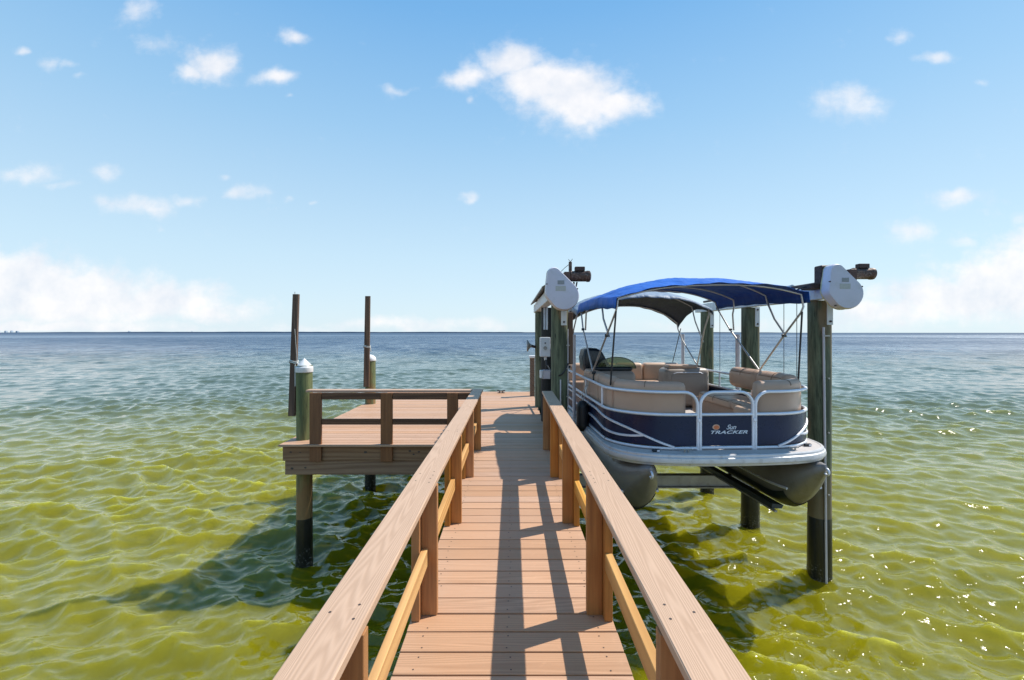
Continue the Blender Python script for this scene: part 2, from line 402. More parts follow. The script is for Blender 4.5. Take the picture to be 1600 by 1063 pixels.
m, t, b, out = mat('bay_water'); t.n.remove(b); M['water'] = m
geo = t.node('ShaderNodeNewGeometry'); pos = geo.outputs['Position']
s3 = t.node('ShaderNodeSeparateXYZ'); t.put(s3.inputs[0], pos)
dist = s3.outputs[1]
pn = t.noise(t.vmul(pos, (.5, 1, 1)), .06, 3, .5)
off = t.m('ADD', dist, t.m('MULTIPLY', t.m('SUBTRACT', pn, .5), 14))      # offshore distance, uneven
near = t.mr(off, 7, 25, 1, 0, True)
far = t.mr(dist, 28, 95, 0, 1, True)
bodyc = t.mix(near, (.090, .118, .072), (.228, .208, .007))
bodyc = t.mix(far, bodyc, (.022, .058, .115))
bodyc = t.mix(t.mr(t.noise(t.vmul(pos, (1, 1.6, 1)), .8, 3, .6), .35, .7, 0, .35), bodyc, t.vmul(bodyc, (.55, .62, .7)))
# ripples: fine near, coarser with distance
def ridge(n_): return t.m('SUBTRACT', .5, t.m('ABSOLUTE', t.m('SUBTRACT', n_, .5)))
wp = t.vadd(t.vmul(pos, (.85, 1, 1)), t.vmul(t.noise(pos, 1.3, 2, .5, out=1), (.35, .35, 0)))
h1 = ridge(t.noise(wp, 2.6, 2, .5)); h2 = ridge(t.noise(wp, 6.0, 2, .5)); h0 = t.noise(pos, 22, 2, .5)
h3 = t.noise(t.vmul(pos, (.45, 1, 1)), 1.1, 4, .65, .2); h4 = t.noise(t.vmul(pos, (.35, 1, 1)), .28, 4, .65, .2)
hh = t.m('ADD', t.m('MULTIPLY', h1, t.mr(dist, 10, 40, .0, .035)), t.m('MULTIPLY', h2, .006))
hh = t.m('ADD', hh, t.m('MULTIPLY', h0, .0022))
hh = t.m('ADD', hh, t.m('MULTIPLY', h3, t.mr(dist, 18, 70, 0, .26)))
hh = t.m('ADD', hh, t.m('MULTIPLY', h4, t.mr(dist, 60, 250, 0, 1.0)))
nrm = t.bump(hh, 1.0, 1.0)
fr = t.node('ShaderNodeFresnel'); fr.inputs[0].default_value = 1.47; t.put(fr.inputs['Normal'], nrm)
gl = t.node('ShaderNodeBsdfGlossy'); t.put(gl.inputs['Roughness'], t.mr(dist, 5, 150, .04, .22)); t.put(gl.inputs['Normal'], nrm); gl.inputs[0].default_value = (1, 1, 1, 1)
df = t.node('ShaderNodeBsdfDiffuse'); t.put(df.inputs[0], bodyc); upn = t.node('ShaderNodeVectorMath', operation='NORMALIZE'); t.put(upn.inputs[0], t.vadd(t.vmul(geo.outputs['Normal'], (.35, .35, .35)), (0, 0, .65))); t.put(df.inputs['Normal'], upn.outputs[0])
ss = t.node('ShaderNodeSubsurfaceScattering'); ss.falloff = 'RANDOM_WALK'; ss.inputs['Scale'].default_value = 1.7
ss.inputs['Radius'].default_value = (1.0, 1.0, .5); t.put(ss.inputs['Color'], bodyc); t.put(ss.inputs['Normal'], upn.outputs[0])
dm = t.node('ShaderNodeMixShader'); t.put(dm.inputs[0], t.mr(dist, 9, 26, .42, 1.0)); t.l.new(ss.outputs[0], dm.inputs[1]); t.l.new(df.outputs[0], dm.inputs[2])
tp = t.node('ShaderNodeBsdfTransparent'); tp.inputs[0].default_value = (.90, .87, .16, 1)
mb_ = t.node('ShaderNodeMixShader'); t.put(mb_.inputs[0], t.mr(off, 8, 26, .78, 1.0)); t.l.new(tp.outputs[0], mb_.inputs[1]); t.l.new(dm.outputs[0], mb_.inputs[2])
fleck = t.noise(t.vmul(pos, (.30, .13, 1)), 1.0, 3, .7); fl2 = t.noise(t.vmul(pos, (.06, .03, 1)), 1.0, 3, .6); gustn = t.noise(t.vmul(pos, (.006, .012, 1)), 1.0, 3, .6)
fleck = t.m('ADD', t.m('ADD', t.m('MULTIPLY', t.mr(fleck, .32, .68), .8), t.m('MULTIPLY', t.mr(fl2, .3, .7), .35)), t.m('MULTIPLY', t.mr(gustn, .35, .65), .45))
fm = t.mix(t.mr(dist, 25, 80), (1, 1, 1), t.m('ADD', fleck, .2))
rgh = t.node('ShaderNodeSeparateColor'); t.put(rgh.inputs[0], fm)
frm = t.m('MULTIPLY', fr.outputs[0], rgh.outputs[0], clamp=True)
mx = t.node('ShaderNodeMixShader'); t.put(mx.inputs[0], t.m('MULTIPLY', frm, t.m('MULTIPLY', t.mr(dist, 30, 130, 1.0, .64), t.mr(dist, 130, 900, 1.0, .34)))); t.l.new(mb_.outputs[0], mx.inputs[1]); t.l.new(gl.outputs[0], mx.inputs[2])
t.l.new(mx.outputs[0], out.inputs[0])

NR, NC = 1180, 800
R0, R1 = 2.8, 420.
r = R0*np.exp(np.arange(NR)*math.log(R1/R0)/(NR-1)); th = np.linspace(R(-54), R(54), NC)
RR, TT = np.meshgrid(r, th, indexing='ij'); X = RR*np.sin(TT); Y = RR*np.cos(TT)
cell = RR*.0043
dX, dY, dZ = waves(X, Y, cell)
fade = np.clip((420-RR)/120, 0, 1)
me = grid_mesh('water', X+dX*fade, Y+dY*fade, WATER+dZ*fade, M['water'])
wo_ = bpy.data.objects.new('water', me); COL.objects.link(wo_); wo_['kind'] = 'structure'
# the bay beyond and around the near fan
mbw = MB()
N = 64
def arc(rad, a0, a1, n=N): return [(rad*math.sin(a0+(a1-a0)*i/n), rad*math.cos(a0+(a1-a0)*i/n), WATER) for i in range(n+1)]
A = arc(420, R(-54), R(54)); B = arc(2500, R(-54), R(54)); C_ = arc(14000, R(-54), R(54))
mbw.loft([A, B, C_], closed=False)
A = arc(.5, R(54), R(306)); B = arc(420, R(54), R(306)); C_ = arc(14000, R(54), R(306)); mbw.loft([A, B, C_], closed=False)
A = arc(.5, R(-54), R(54)); B = arc(2.8, R(-54), R(54)); mbw.loft([A, B], closed=False)
o = put('water', mbw, M['water'], center=False); o['kind'] = 'structure'

m, t, b, _ = mat('sandy_seabed'); M['bed'] = m
geo = t.node('ShaderNodeNewGeometry'); pos = geo.outputs['Position']
c = t.mix(t.mr(t.noise(pos, .7, 5, .6, .6), .38, .62), (.62, .50, .13), (.52, .46, .10))
c = t.mix(t.mr(t.noise(t.vmul(pos, (1, 1.3, 1)), 1.3, 4, .6, .5), .50, .72, 0, .35), c, (.26, .27, .06))
c = t.mix(t.mr(t.noise(pos, .23, 3, .5), .45, .70, 0, .3), c, (.30, .30, .07))
t.put(b.inputs['Base Color'], c); b.inputs['Roughness'].default_value = .95; b.inputs['Specular IOR Level'].default_value = .1
gx = np.linspace(-60, 60, 800); gy = np.linspace(-12, 60, 420)
YY, XX = np.meshgrid(gy, gx, indexing='ij')
ZZ = WATER-.80 + .05*np.sin(1.1*XX+.7*YY)+.05*np.sin(1.0*YY-.6*XX+1)+.022*np.sin(2.9*YY+1.9*XX)+.012*np.sin(5.1*XX-2.2*YY+2)
me = grid_mesh('seabed', XX, YY, ZZ, M['bed'])
o = bpy.data.objects.new('seabed', me); COL.objects.link(o); o['kind'] = 'structure'

M['shore'] = plain('hazed_wooded_shore', (.10, .155, .235), .9)  # distance haze put into the blue-grey shore colour
def shore(name, dist_, a0, a1, hmax, seed, lowf):
    rg = random.Random(seed); n = 220; mbs = MB(); f = []; bk = []
    h = hmax*.6; rings = []
    for i in range(n+1):
        a = a0+(a1-a0)*i/n; e = min(1, i/20, (n-i)/20)
        h += rg.uniform(-1.2, 1.2); h = max(hmax*.45, min(hmax, h)); hh_ = h*e*lowf(i/n)+.4
        s_, c_ = math.sin(a), math.cos(a)
        rings.append([(dist_*s_, dist_*c_, WATER-1), (dist_*s_, dist_*c_, WATER+hh_*.85), ((dist_+40)*s_, (dist_+40)*c_, WATER+hh_), ((dist_+400)*s_, (dist_+400)*c_, WATER+hh_*.9), ((dist_+420)*s_, (dist_+420)*c_, WATER-1)])
    mbs.loft(rings, closed=False)
    o = put(name, mbs, M['shore'], center=False); o['kind'] = 'structure'; return o
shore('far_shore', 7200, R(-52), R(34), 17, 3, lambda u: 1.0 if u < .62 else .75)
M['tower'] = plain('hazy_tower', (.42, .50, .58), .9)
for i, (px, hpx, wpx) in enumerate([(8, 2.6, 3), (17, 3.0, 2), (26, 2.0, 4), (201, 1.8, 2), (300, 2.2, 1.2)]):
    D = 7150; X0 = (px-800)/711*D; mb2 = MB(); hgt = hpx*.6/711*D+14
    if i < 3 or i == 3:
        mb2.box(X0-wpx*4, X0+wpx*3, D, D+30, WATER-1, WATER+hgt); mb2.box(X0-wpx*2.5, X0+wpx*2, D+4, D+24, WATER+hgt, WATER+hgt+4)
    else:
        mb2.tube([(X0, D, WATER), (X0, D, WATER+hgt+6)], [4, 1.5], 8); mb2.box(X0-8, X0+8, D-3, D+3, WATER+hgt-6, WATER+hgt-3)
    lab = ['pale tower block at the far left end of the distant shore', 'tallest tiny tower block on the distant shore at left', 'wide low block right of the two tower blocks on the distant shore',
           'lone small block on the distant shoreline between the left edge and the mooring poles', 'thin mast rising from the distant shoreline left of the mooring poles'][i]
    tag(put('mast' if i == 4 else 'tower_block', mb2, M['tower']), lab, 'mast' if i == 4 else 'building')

# ------------------------------------------------------------ the pier
pier = thing('pier', 'long wooden pier with brown plank walkway and square platform on its left', 'pier', (0, 2, 0))
PITCH = .1452
def board_mesh(L, name):
    b_ = MB(); b_.box(-L/2, L/2, -.0676, .0676, -.024, 0, bev=.0022); return mesh_of(name, b_, M['deck'], 0)
mw = board_mesh(1.056, 'deck_board'); mp = board_mesh(3.645, 'deck_board_long')
y0 = -.91; k = 0; scr = []
while y0 < 11.45:
    yc = y0+PITCH/2
    z = random.uniform(-.0012, .0012); 
    if yc < 6.12:
        inst('deck_board', mw, pier, (random.uniform(-.002, .002), yc, z), (random.uniform(-.0008, .0008), random.uniform(-.0006, .0006), random.uniform(-.0012, .0012)))
        xs = (-.40, -.02, .02+.0, .43)
        for xx in (-.43, -.015, .43):
            for dyy in (-.042, .042): scr.append((xx+random.uniform(-.012, .012), yc+dyy+random.uniform(-.006, .006), z+.0006))
    else:
        inst('deck_board', mp, pier, (-1.3 + random.uniform(-.003, .003), yc, z), (0, random.uniform(-.0003, .0003), random.uniform(-.0004, .0004)))
        for xx in (-3.0, -2.2, -1.4, -.6, -.015, .43):
            for dyy in (-.042, .042): scr.append((xx+random.uniform(-.01, .01), yc+dyy, z+.0006))
    y0 += PITCH; k += 1
sb = MB()
for (x, y, z) in scr: sb.add([(x+.0042*math.cos(a*math.pi/3), y+.0042*math.sin(a*math.pi/3), z+.0006) for a in range(6)], [(0, 1, 2, 3, 4, 5)])
put('deck_screws', sb, M['screw'], pier, kind='stuff')
# stringers, fascia boards
for x in (-.47, 0, .47): put('joist', MB().box(x-.019, x+.019, -.95, 6.10, -.235, -.026, bev=.003), M['fasciay'], pier)
for x in (-2.6, -2.0, -1.4, -.8, -.2, .45): put('joist', MB().box(x-.019, x+.019, 6.20, 11.40, -.225, -.026, bev=.003), M['fasciay'], pier)
put('fascia_board', MB().box(-3.10, -.530, 6.150, 6.188, -.232, -.0265, bev=.003), M['fascia'], pier, label='upper board of the platform front')
put('fascia_board', MB().box(-3.075, -.30, 6.166, 6.204, -.425, -.2345, bev=.003), M['fascia'], pier, label='lower beam under the platform front')
put('fascia_board', MB().box(-3.10, -3.062, 6.190, 11.42, -.232, -.0265, bev=.003), M['fasciay'], pier)
put('fascia_board', MB().box(-3.06, .50, 11.40, 11.438, -.232, -.0265, bev=.003), M['fascia'], pier)
put('fascia_board', MB().box(.492, .528, 6.16, 11.39, -.232, -.0265, bev=.003), M['fasciay'], pier)
put('beam', MB().box(-3.05, .48, 9.40, 9.48, -.425, -.236, bev=.003), M['fascia'], pier)
put('beam', MB().box(-3.05, .48, 11.1, 11.18, -.425, -.236, bev=.003), M['fascia'], pier)
kn = MB()
for (x, z, rr) in [(-2.99, -.115, .012), (-2.86, -.12, .008), (-1.98, -.115, .016), (-1.38, -.10, .013), (-1.33, -.145, .010), (-1.26, -.11, .012), (-2.98, -.34, .015), (-2.80, -.33, .012)]:
    kn.add([(x+rr*1.5*math.cos(a*math.pi/4), 6.1492 if z > -.23 else 6.1652, z+rr*math.sin(a*math.pi/4)) for a in range(8)], [tuple(range(8))])
put('knots', kn, M['screw'], pier, kind='stuff')

def piling(x, y, rad, ztop, material, parent, lean=(0, 0), name='piling', zbot=-3.2, seed=0):
    rg = random.Random(seed); n = 20; rings = []; NZ = 26
    ph1, ph2 = rg.uniform(0, 6), rg.uniform(0, 6)
    for i in range(NZ+1):
        z = zbot+(ztop-zbot)*i/NZ; ring = []
        for k_ in range(n):
            a = 2*math.pi*k_/n
            q = rad*(1+.018*math.sin(3*a+ph1+z*.5)+.014*math.sin(7*a+ph2+z*1.3)+.02*math.sin(z*1.1+ph2))*(1-.012*(z-0))
            if z < material_black(material): q *= 1.025
            ring.append((x+lean[0]*(z)+q*math.cos(a), y+lean[1]*z+q*math.sin(a), z))
        rings.append(ring)
    mb3 = MB(); mb3.loft(rings)
    po = put(name, mb3, material, parent, smooth=50)
    bn = MB()
    for _ in range(150):
        a = rg.uniform(0, 2*math.pi); z = WATER+abs(rg.gauss(0, .13))-.06; q = rad*1.03*(1-.012*z); s_ = rg.uniform(.004, .011)
        px_, py_ = x+lean[0]*z+q*math.cos(a), y+lean[1]*z+q*math.sin(a); ox, oy = math.cos(a), math.sin(a); tx, ty = -oy, ox
        base_ = [(px_+tx*s_*math.cos(k2)-ox*.004, py_+ty*s_*math.cos(k2)-oy*.004, z+s_*math.sin(k2)) for k2 in (0.3, 1.57, 2.8, 3.9, 5.4)]
        bn.add(base_+[(px_+ox*s_*.9, py_+oy*s_*.9, z)], [(0, 1, 5), (1, 2, 5), (2, 3, 5), (3, 4, 5), (4, 0, 5)])
    put('barnacles', bn, M['barnacle'], po, kind='stuff')
    return po
def material_black(m_): return -1.10 if m_ is M['pile'] else -.92
def lathe(mb, x, y, prof, n=24):
    rings = [[(x+r_*math.cos(2*math.pi*k_/n), y+r_*math.sin(2*math.pi*k_/n), z) for k_ in range(n)] for r_, z in prof]
    mb.loft(rings); return mb
p1 = piling(-2.93, 6.42, .108, 1.04, M['pile'], pier, seed=1)
cpm = MB(); lathe(cpm, -2.93, 6.42, [(.116, .945), (.118, .95), (.118, 1.012), (.113, 1.022), (.058, 1.082), (.002, 1.140)])
put('piling_cap', cpm, M['white'], p1, smooth=25)
p2 = piling(-2.995, 9.62, .108, .95, M['pile'], pier, seed=2)
cpm = MB(); lathe(cpm, -2.995, 9.62, [(.116, .905), (.118, .91), (.118, .945), (.105, .985), (.06, 1.02), (.004, 1.04)])
put('piling_cap', cpm, M['white'], p2, smooth=40)
for (x, y, sd_) in [(-.62, 9.6, 3), (.30, .9, 5), (-.30, .9, 6), (.30, 3.6, 7), (-.30, 3.6, 8), (-.45, 6.55, 9)]:
    piling(x, y, .105, -.236 if y != 9.6 else -.43, M['pile'], pier, seed=sd_)
for y in (.9, 3.6): put('beam', MB().box(-.52, .52, y-.06, y+.06, -.42, -.237, bev=.003), M['fascia'], pier)

# ------------------------------------------------------------ railings
CZ0, CZ1 = .690, .720
def cap_screws(mb, pts):
    for (x, y) in pts: mb.add([(x+.0045*math.cos(a*math.pi/3), y+.0045*math.sin(a*math.pi/3), CZ1+.0007) for a in range(6)], [(0, 1, 2, 3, 4, 5)])
for side, lab, yend in ((-1, 'handrail of brown posts along the left side of the walkway', 6.30), (1, 'handrail of brown posts along the right side of the walkway beside the boat', 6.09)):
    rl = thing('walkway_railing', lab, 'railing', (side*.47, 2.4, 0))
    def bx(xa, xb, *a, **k_):
        x0_, x1_ = sorted((side*xa, side*xb)); return MB().box(x0_, x1_, *a, **k_)
    put('rail_cap', bx(.401, .541, -1.2, yend, CZ0, CZ1, bev=.0035), M['cap'], rl)
    ys = [-1.1, .055, 1.22, 2.414, 3.575, 4.715, 5.82]
    for i, y in enumerate(ys):
        ip = put('post', bx(.398, .479, y, y+.041, .001, CZ0-.001, bev=.002), M['post'], rl)
        put('post', bx(.4805, .5225, y-.055, y+.045, .001, CZ0-.001, bev=.002), M['post'], rl)
        if i:
            ya = ys[i-1]+.047
            if side < 0: put('mid_rail', bx(.4455, .4785, ya, y-.001, .268, .357, bev=.003), M['rail'], rl)
            else: put('mid_rail', bx(.482, .520, ya, y-.057, .268, .357, bev=.003), M['rail'], rl)
    sm = MB()
    for y in [.08, 1.25, 2.38, 2.50, 3.6, 4.74, 5.85]:
        cap_screws(sm, [(side*.432, y-.01), (side*.437, y+.055), (side*.508, y+.02)])
    put('cap_screws', sm, M['screw'], rl, kind='stuff')
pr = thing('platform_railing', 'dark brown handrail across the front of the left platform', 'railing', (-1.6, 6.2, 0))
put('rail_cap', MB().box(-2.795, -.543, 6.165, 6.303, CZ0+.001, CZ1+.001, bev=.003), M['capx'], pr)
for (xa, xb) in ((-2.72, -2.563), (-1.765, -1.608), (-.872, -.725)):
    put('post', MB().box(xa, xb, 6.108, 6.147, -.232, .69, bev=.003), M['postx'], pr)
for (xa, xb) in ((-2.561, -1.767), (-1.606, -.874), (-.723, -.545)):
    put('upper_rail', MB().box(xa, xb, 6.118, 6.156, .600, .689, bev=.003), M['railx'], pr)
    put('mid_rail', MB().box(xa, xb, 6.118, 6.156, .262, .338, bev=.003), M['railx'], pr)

# ------------------------------------------------------------ tall mooring poles
def leaning_board(x0, z0, x1, z1, y, wd, lab, tie):
    o = thing('mooring_pole', lab, 'pole', (x0, y, z0), group='tall timber poles fixed to the platform pilings')
    r0 = (x1-x0)/(z1-z0); b_ = MB(); hw = wd/2; NZ = 12; rings = []
    for i in range(NZ+1):
        z = z0+(z1-z0)*i/NZ; cx = x0+r0*(z-z0); ww = hw*(1-.12*i/NZ)
        rings.append([(cx-ww, y-.019, z), (cx-ww+.004, y-.023, z), (cx+ww-.004, y-.023, z), (cx+ww, y-.019, z), (cx+ww, y+.023, z), (cx-ww, y+.023, z)])
    b_.loft(rings); put('timber', b_, M['oldpole'], o)
    zt = tie
    ct = x0+r0*(zt-z0)
    rp_ = MB(); ring = [(ct+(hw+.012)*math.cos(a)*1.0, y+.035*math.sin(a), zt+.01*math.sin(2*a)) for a in [2*math.pi*i/16 for i in range(16)]]
    rp_.tube(ring, .009, 6, closed=True); ring2 = [(q[0], q[1], q[2]+.02) for q in ring]; rp_.tube(ring2, .009, 6, closed=True)
    rp_.tube([(ct+hw+.01, y-.02, zt), (ct+hw+.03, y-.03, zt-.02), (ct+hw+.02, y-.03, zt-.05), (ct+hw+.035, y-.02, zt-.09)], .008, 6)
    put('rope_tie', rp_, M['rope'], o, smooth=60)
    return o, ct
lp, ct = leaning_board(-3.095, .33, -3.035, 2.04, 6.40, .092, 'dark timber pole beside the nearer white capped piling', 1.08)
rm = MB(); rm.tube([(-3.035, 6.36, 1.55), (-3.005, 6.36, 1.12), (-3.03, 6.36, 1.05)], .0035, 5)
rm.tube([(-3.03, 6.36, 1.05), (-3.028, 6.36, .75)], .010, 6)
put('rope', rm, M['rope'], lp, smooth=60)
hk = MB(); hk.tube([(-3.05, 6.40, 2.04), (-3.055, 6.40, 2.06), (-3.05, 6.40, 2.075)], .005, 6); put('hook', hk, M['rope'], lp)
leaning_board(-3.03, .37, -3.0, 2.26, 9.47, .115, 'thin brown timber pole beside the farther white capped piling', 1.20)

# ------------------------------------------------------------ boat lift
lift = thing('boat_lift', 'piling boat lift with green posts, white beams and cradle under the pontoon boat', 'boat lift', (2.3, 6.0, WATER))
GP = {}
for (x, y, rad, mt, sd_, zt) in [(.66, 6.32, .122, 'pile_lift', 21, 1.92), (.62, 7.74, .125, 'pile_dark', 22, 1.92), (.585, 9.25, .118, 'pile_lift', 23, 1.92),
                                  (4.065, 6.02, .136, 'pile_lift', 24, 1.92), (4.04, 7.72, .140, 'pile_lift', 25, 1.92), (3.985, 9.3, .125, 'pile_lift', 26, 1.92)]:
    GP[sd_] = piling(x, y, rad, zt, M[mt], lift, seed=sd_)
def ibeam(mb, x0, x1, y0, y1, z0, z1, along='y', tf=.012, tw=.01):
    if along == 'y':
        mb.box(x0, x1, y0, y1, z1-tf, z1); mb.box(x0, x1, y0, y1, z0, z0+tf); xm = (x0+x1)/2; mb.box(xm-tw/2, xm+tw/2, y0, y1, z0+tf, z1-tf)
    else:
        mb.box(x0, x1, y0, y1, z1-tf, z1); mb.box(x0, x1, y0, y1, z0, z0+tf); ym = (y0+y1)/2; mb.box(x0, x1, ym-tw/2, ym+tw/2, z0+tf, z1-tf)
    return mb
for (xa, xb, y0_, y1_) in ((.47, .60, 5.98, 9.85), (3.90, 4.03, 5.72, 9.7)):
    b_ = MB(); b_.box(xa, xb, y0_, y1_, 1.925, 2.09, bev=.006); bo = put('overhead_beam', b_, M['whitebeam'], lift)
    d = MB(); xm = (xa+xb)/2; d.tube([(xm, y0_-.1, 2.135), (xm, y1_-.3, 2.135)], .022, 10); put('drive_shaft', d, M['rust'], bo, smooth=60)
    for yy in (6.6, 8.65):
        d = MB(); d.tube([(xm+.0, yy-.16, 2.135), (xm, yy+.16, 2.135)], .045, 12); put('cable_winder', d, M['whitebeam'], bo, smooth=50)
# corrugated cover along the left beam
cc = MB(); rings = []
for i in range(60):
    y = 6.1+3.7*i/59; zc = 2.15+(.018 if i % 4 < 2 else -.004)
    rings.append([(.40, y, zc-.05), (.52, y, zc+.02), (.66, y, zc-.02), (.66, y, zc-.026), (.52, y, zc+.012), (.40, y, zc-.058)])
cc.loft(rings); put('shaft_cover', cc, M['aludull'], lift)
# brackets below the beams
def bracket(x, y, z0, z1, wd=.075):
    br = put('bracket', MB().box(x-wd/2, x+wd/2, y-.006, y+.006, z0, z1, bev=.002), M['white'], lift)
    for z in (z0+.045, z1-.05):
        bl = MB(); bl.tube([(x, y-.022, z), (x, y-.0065, z)], .014, 6); put('bolt', bl, M['rustdark'], br)
for (x, y) in ((.705, 6.185), (4.10, 5.868), (4.08, 7.565), (4.03, 9.165)): bracket(x, y, 1.60, 1.93)
for xx in (.52, .56): put('bracket', MB().box(xx+.0, xx+.03, 7.50, 7.515, 1.55, 1.92, bev=.002), M['whitebeam'], lift)
# teardrop gear covers
def gear_cover(cx, y, dxs):
    pts = []
    # small circle up-left, large circle low-right -> convex hull outline
    c1 = (cx-.10, 2.255, .085); c2 = (cx+.035, 1.975, .190)
    c3 = (cx-.085, 2.02, .125)
    hull = []
    for (a, b_, r_) in (c1, c2, c3):
        for i in range(48): hull.append((a+r_*math.cos(2*math.pi*i/48), b_+r_*math.sin(2*math.pi*i/48)))
    hull = sorted(set(hull))
    def cross(o, a, b_): return (a[0]-o[0])*(b_[1]-o[1])-(a[1]-o[1])*(b_[0]-o[0])
    lo = []
    for p in hull:
        while len(lo) > 1 and cross(lo[-2], lo[-1], p) <= 0: lo.pop()
        lo.append(p)
    up = []
    for p in reversed(hull):
        while len(up) > 1 and cross(up[-2], up[-1], p) <= 0: up.pop()
        up.append(p)
    H = lo[:-1]+up[:-1]
    mx_, mz_ = cx-.01, 2.05
    def ring(s_, yy): return [(mx_+(a-mx_)*s_, yy, mz_+(b_-mz_)*s_) for a, b_ in H]
    b2 = MB(); b2.loft([ring(1.0, y+.13), ring(1.0, y+.035), ring(.985, y+.015), ring(.95, y), ring(.6, y-.006), ring(.2, y-.008)])
    g = put('gear_cover', b2, M['cover'], lift, smooth=40)
    b3 = MB(); b3.loft([ring(1.012, y+.150), ring(1.012, y+.1315)]); put('cover_rim', b3, M['coverrim'], g)
    put('sticker', MB().box(cx-.055, cx+.03, y-.0105, y-.0085, 2.115, 2.165), M['sticker'], g)
    put('sticker', MB().box(cx-.08, cx+.05, y-.0098, y-.0085, 2.03, 2.095), M['sticker2'], g)
    for (sx, sz) in ((cx-.19, 2.12), (cx-.12, 1.83), (cx+.20, 2.06)):
        bb = MB(); bb.tube([(sx, y+.02, sz), (sx, y-.002, sz)], .009, 8); put('screw', bb, M['rustdark'], g)
gear_cover(.635, 5.80, 0); gear_cover(4.05, 5.52, 0)
def motor(x, y, z):
    mt = MB(); L = .29; n = 16
    prof = [(0, .03), (.0, .045), (.02, .07), (.04, .076), (.05, .07), (.24, .07), (.25, .076), (.285, .074), (.30, .05), (.305, .02)]
    rings = [[(x+dx_, y+r_*math.cos(2*math.pi*k_/n), z+r_*math.sin(2*math.pi*k_/n)) for k_ in range(n)] for dx_, r_ in prof]
    mt.loft(rings); mo = put('motor', mt, M['rust'], lift, smooth=35)
    put('capacitor_box', MB().box(x+.09, x+.22, y-.04, y+.04, z+.068, z+.125, bev=.008, seg=2), M['rustdark'], mo)
    put('motor_mount', MB().box(x-.06, x+.02, y-.09, y+.09, z-.16, z+.05, bev=.006), M['rustdark'], mo)
    gg = MB(); gg.tube([(x-.10, y, z), (x, y, z)], .03, 10); put('shaft', gg, M['rustdark'], mo, smooth=60)
motor(.74, 6.02, 2.245); motor(4.28, 5.76, 2.245)
# pieces round the motor heads
tb = MB(); tb.tube([(.775, 6.05, 2.28), (.775, 6.05, 2.44)], .022, 8); tb.tube([(.775, 6.05, 2.44), (.75, 6.05, 2.475)], .004, 5); tb.tube([(.775, 6.05, 2.44), (.805, 6.05, 2.48)], .004, 5)
tb.tube([(.775, 6.05, 2.42), (.70, 6.05, 2.36), (.64, 6.05, 2.30)], .004, 5); put('conduit_stub', tb, M['rust'], lift)
tb = MB(); tb.tube([(.82, 6.02, 2.17), (.80, 6.02, 2.02)], .012, 6); tb.tube([(.86, 6.02, 2.17), (.82, 6.02, 1.98)], .010, 6); put('motor_brace', tb, M['rustdark'], lift)
put('gearbox', MB().box(3.845, 3.96, 5.66, 5.80, 2.10, 2.34, bev=.012), M['rustdark'], lift)
put('junction_plate', MB().box(3.74, 3.90, 5.70, 5.90, 2.045, 2.115, bev=.01), M['rustdark'], lift)
tb = MB(); tb.tube([(3.75, 5.8, 2.09), (3.68, 5.85, 2.06), (3.62, 5.9, 1.99), (3.60, 5.95, 1.96)], .010, 8); put('power_cable', tb, M['black'], lift, smooth=60)
# timber board, conduit and PVC guide poles
put('timber_cleat', MB().box(.775, .845, 6.30, 6.345, 1.06, 1.78, bev=.004), M['oldpole'], lift)
def pipe(x, y, z0, z1, r_, m_, name, x1=None):
    b_ = MB(); b_.tube([(x, y, z0), (x if x1 is None else x1, y, z1)], r_, 12); return put(name, b_, m_, lift, smooth=60)
gp = [(.935, 6.85, .025), (3.66, 7.38, .034), (3.66, 9.75, .034), (.83, 9.1, .03)]
for (x, y, r_) in gp: pipe(x, y, -.62, 1.47, r_, M['pvc'], 'guide_pole')
cd = pipe(4.07, 5.872, -3.0, 1.57, .014, M['pvc'], 'conduit', 4.02)
for z in (1.45, .9, .2, -.6): put('clip', MB().box(4.02+(.05*(z<1)), 4.09, 5.852, 5.868, z, z+.018), M['aludull'], cd)
cd = pipe(.768, 6.245, .25, 1.55, .007, M['pvc'], 'conduit')
for z in (1.32, 1.0, .62): put('clip', MB().box(.745, .79, 6.232, 6.239, z, z+.014), M['aludull'], cd)
pipe(.66, 6.188, .3, .86, .009, M['pvc'], 'conduit')
# cables
for (x, y) in ((3.955, 6.62), (3.955, 6.32), (3.955, 8.66), (.60, 8.6), (.80, 6.62)): pipe(x, y, -.5, 1.93, .0045, M['cable'], 'lift_cable')
for yb in (6.72, 8.62):
    b_ = MB(); ibeam(b_, .78, 4.0, yb, yb+.12, -.80, -.612, 'x', tf=.014, tw=.012); put('cradle_beam', b_, M['aludull'], lift)
    for xx in (1.52, 3.08): put('bunk_bracket', MB().box(xx-.05, xx+.05, yb+.01, yb+.10, -.611, -.595), M['aludull'], lift)
for xx, x2, yb0 in ((1.66, 1.50, 5.9), (3.15, 2.84, 5.42)):
    b_ = MB(); rings = []
    for i in range(2):
        X_ = (xx, x2)[i]; Y_ = (yb0, 9.2)[i]
        rings.append([(X_-.06, Y_, -.595), (X_+.06, Y_, -.595), (X_+.085, Y_, -.555), (X_-.05, Y_, -.535)])
    b_.loft(rings); put('bunk_board', b_, M['carpet'], lift)
    al = MB(); al.loft([[(q_-.05, w_, -.62), (q_-.02, w_, -.62), (q_-.02, w_, -.597), (q_-.05, w_, -.597)] for q_, w_ in ((xx, yb0-.05), (x2, 9.15))]); put('bunk_rail', al, M['aludull'], lift)

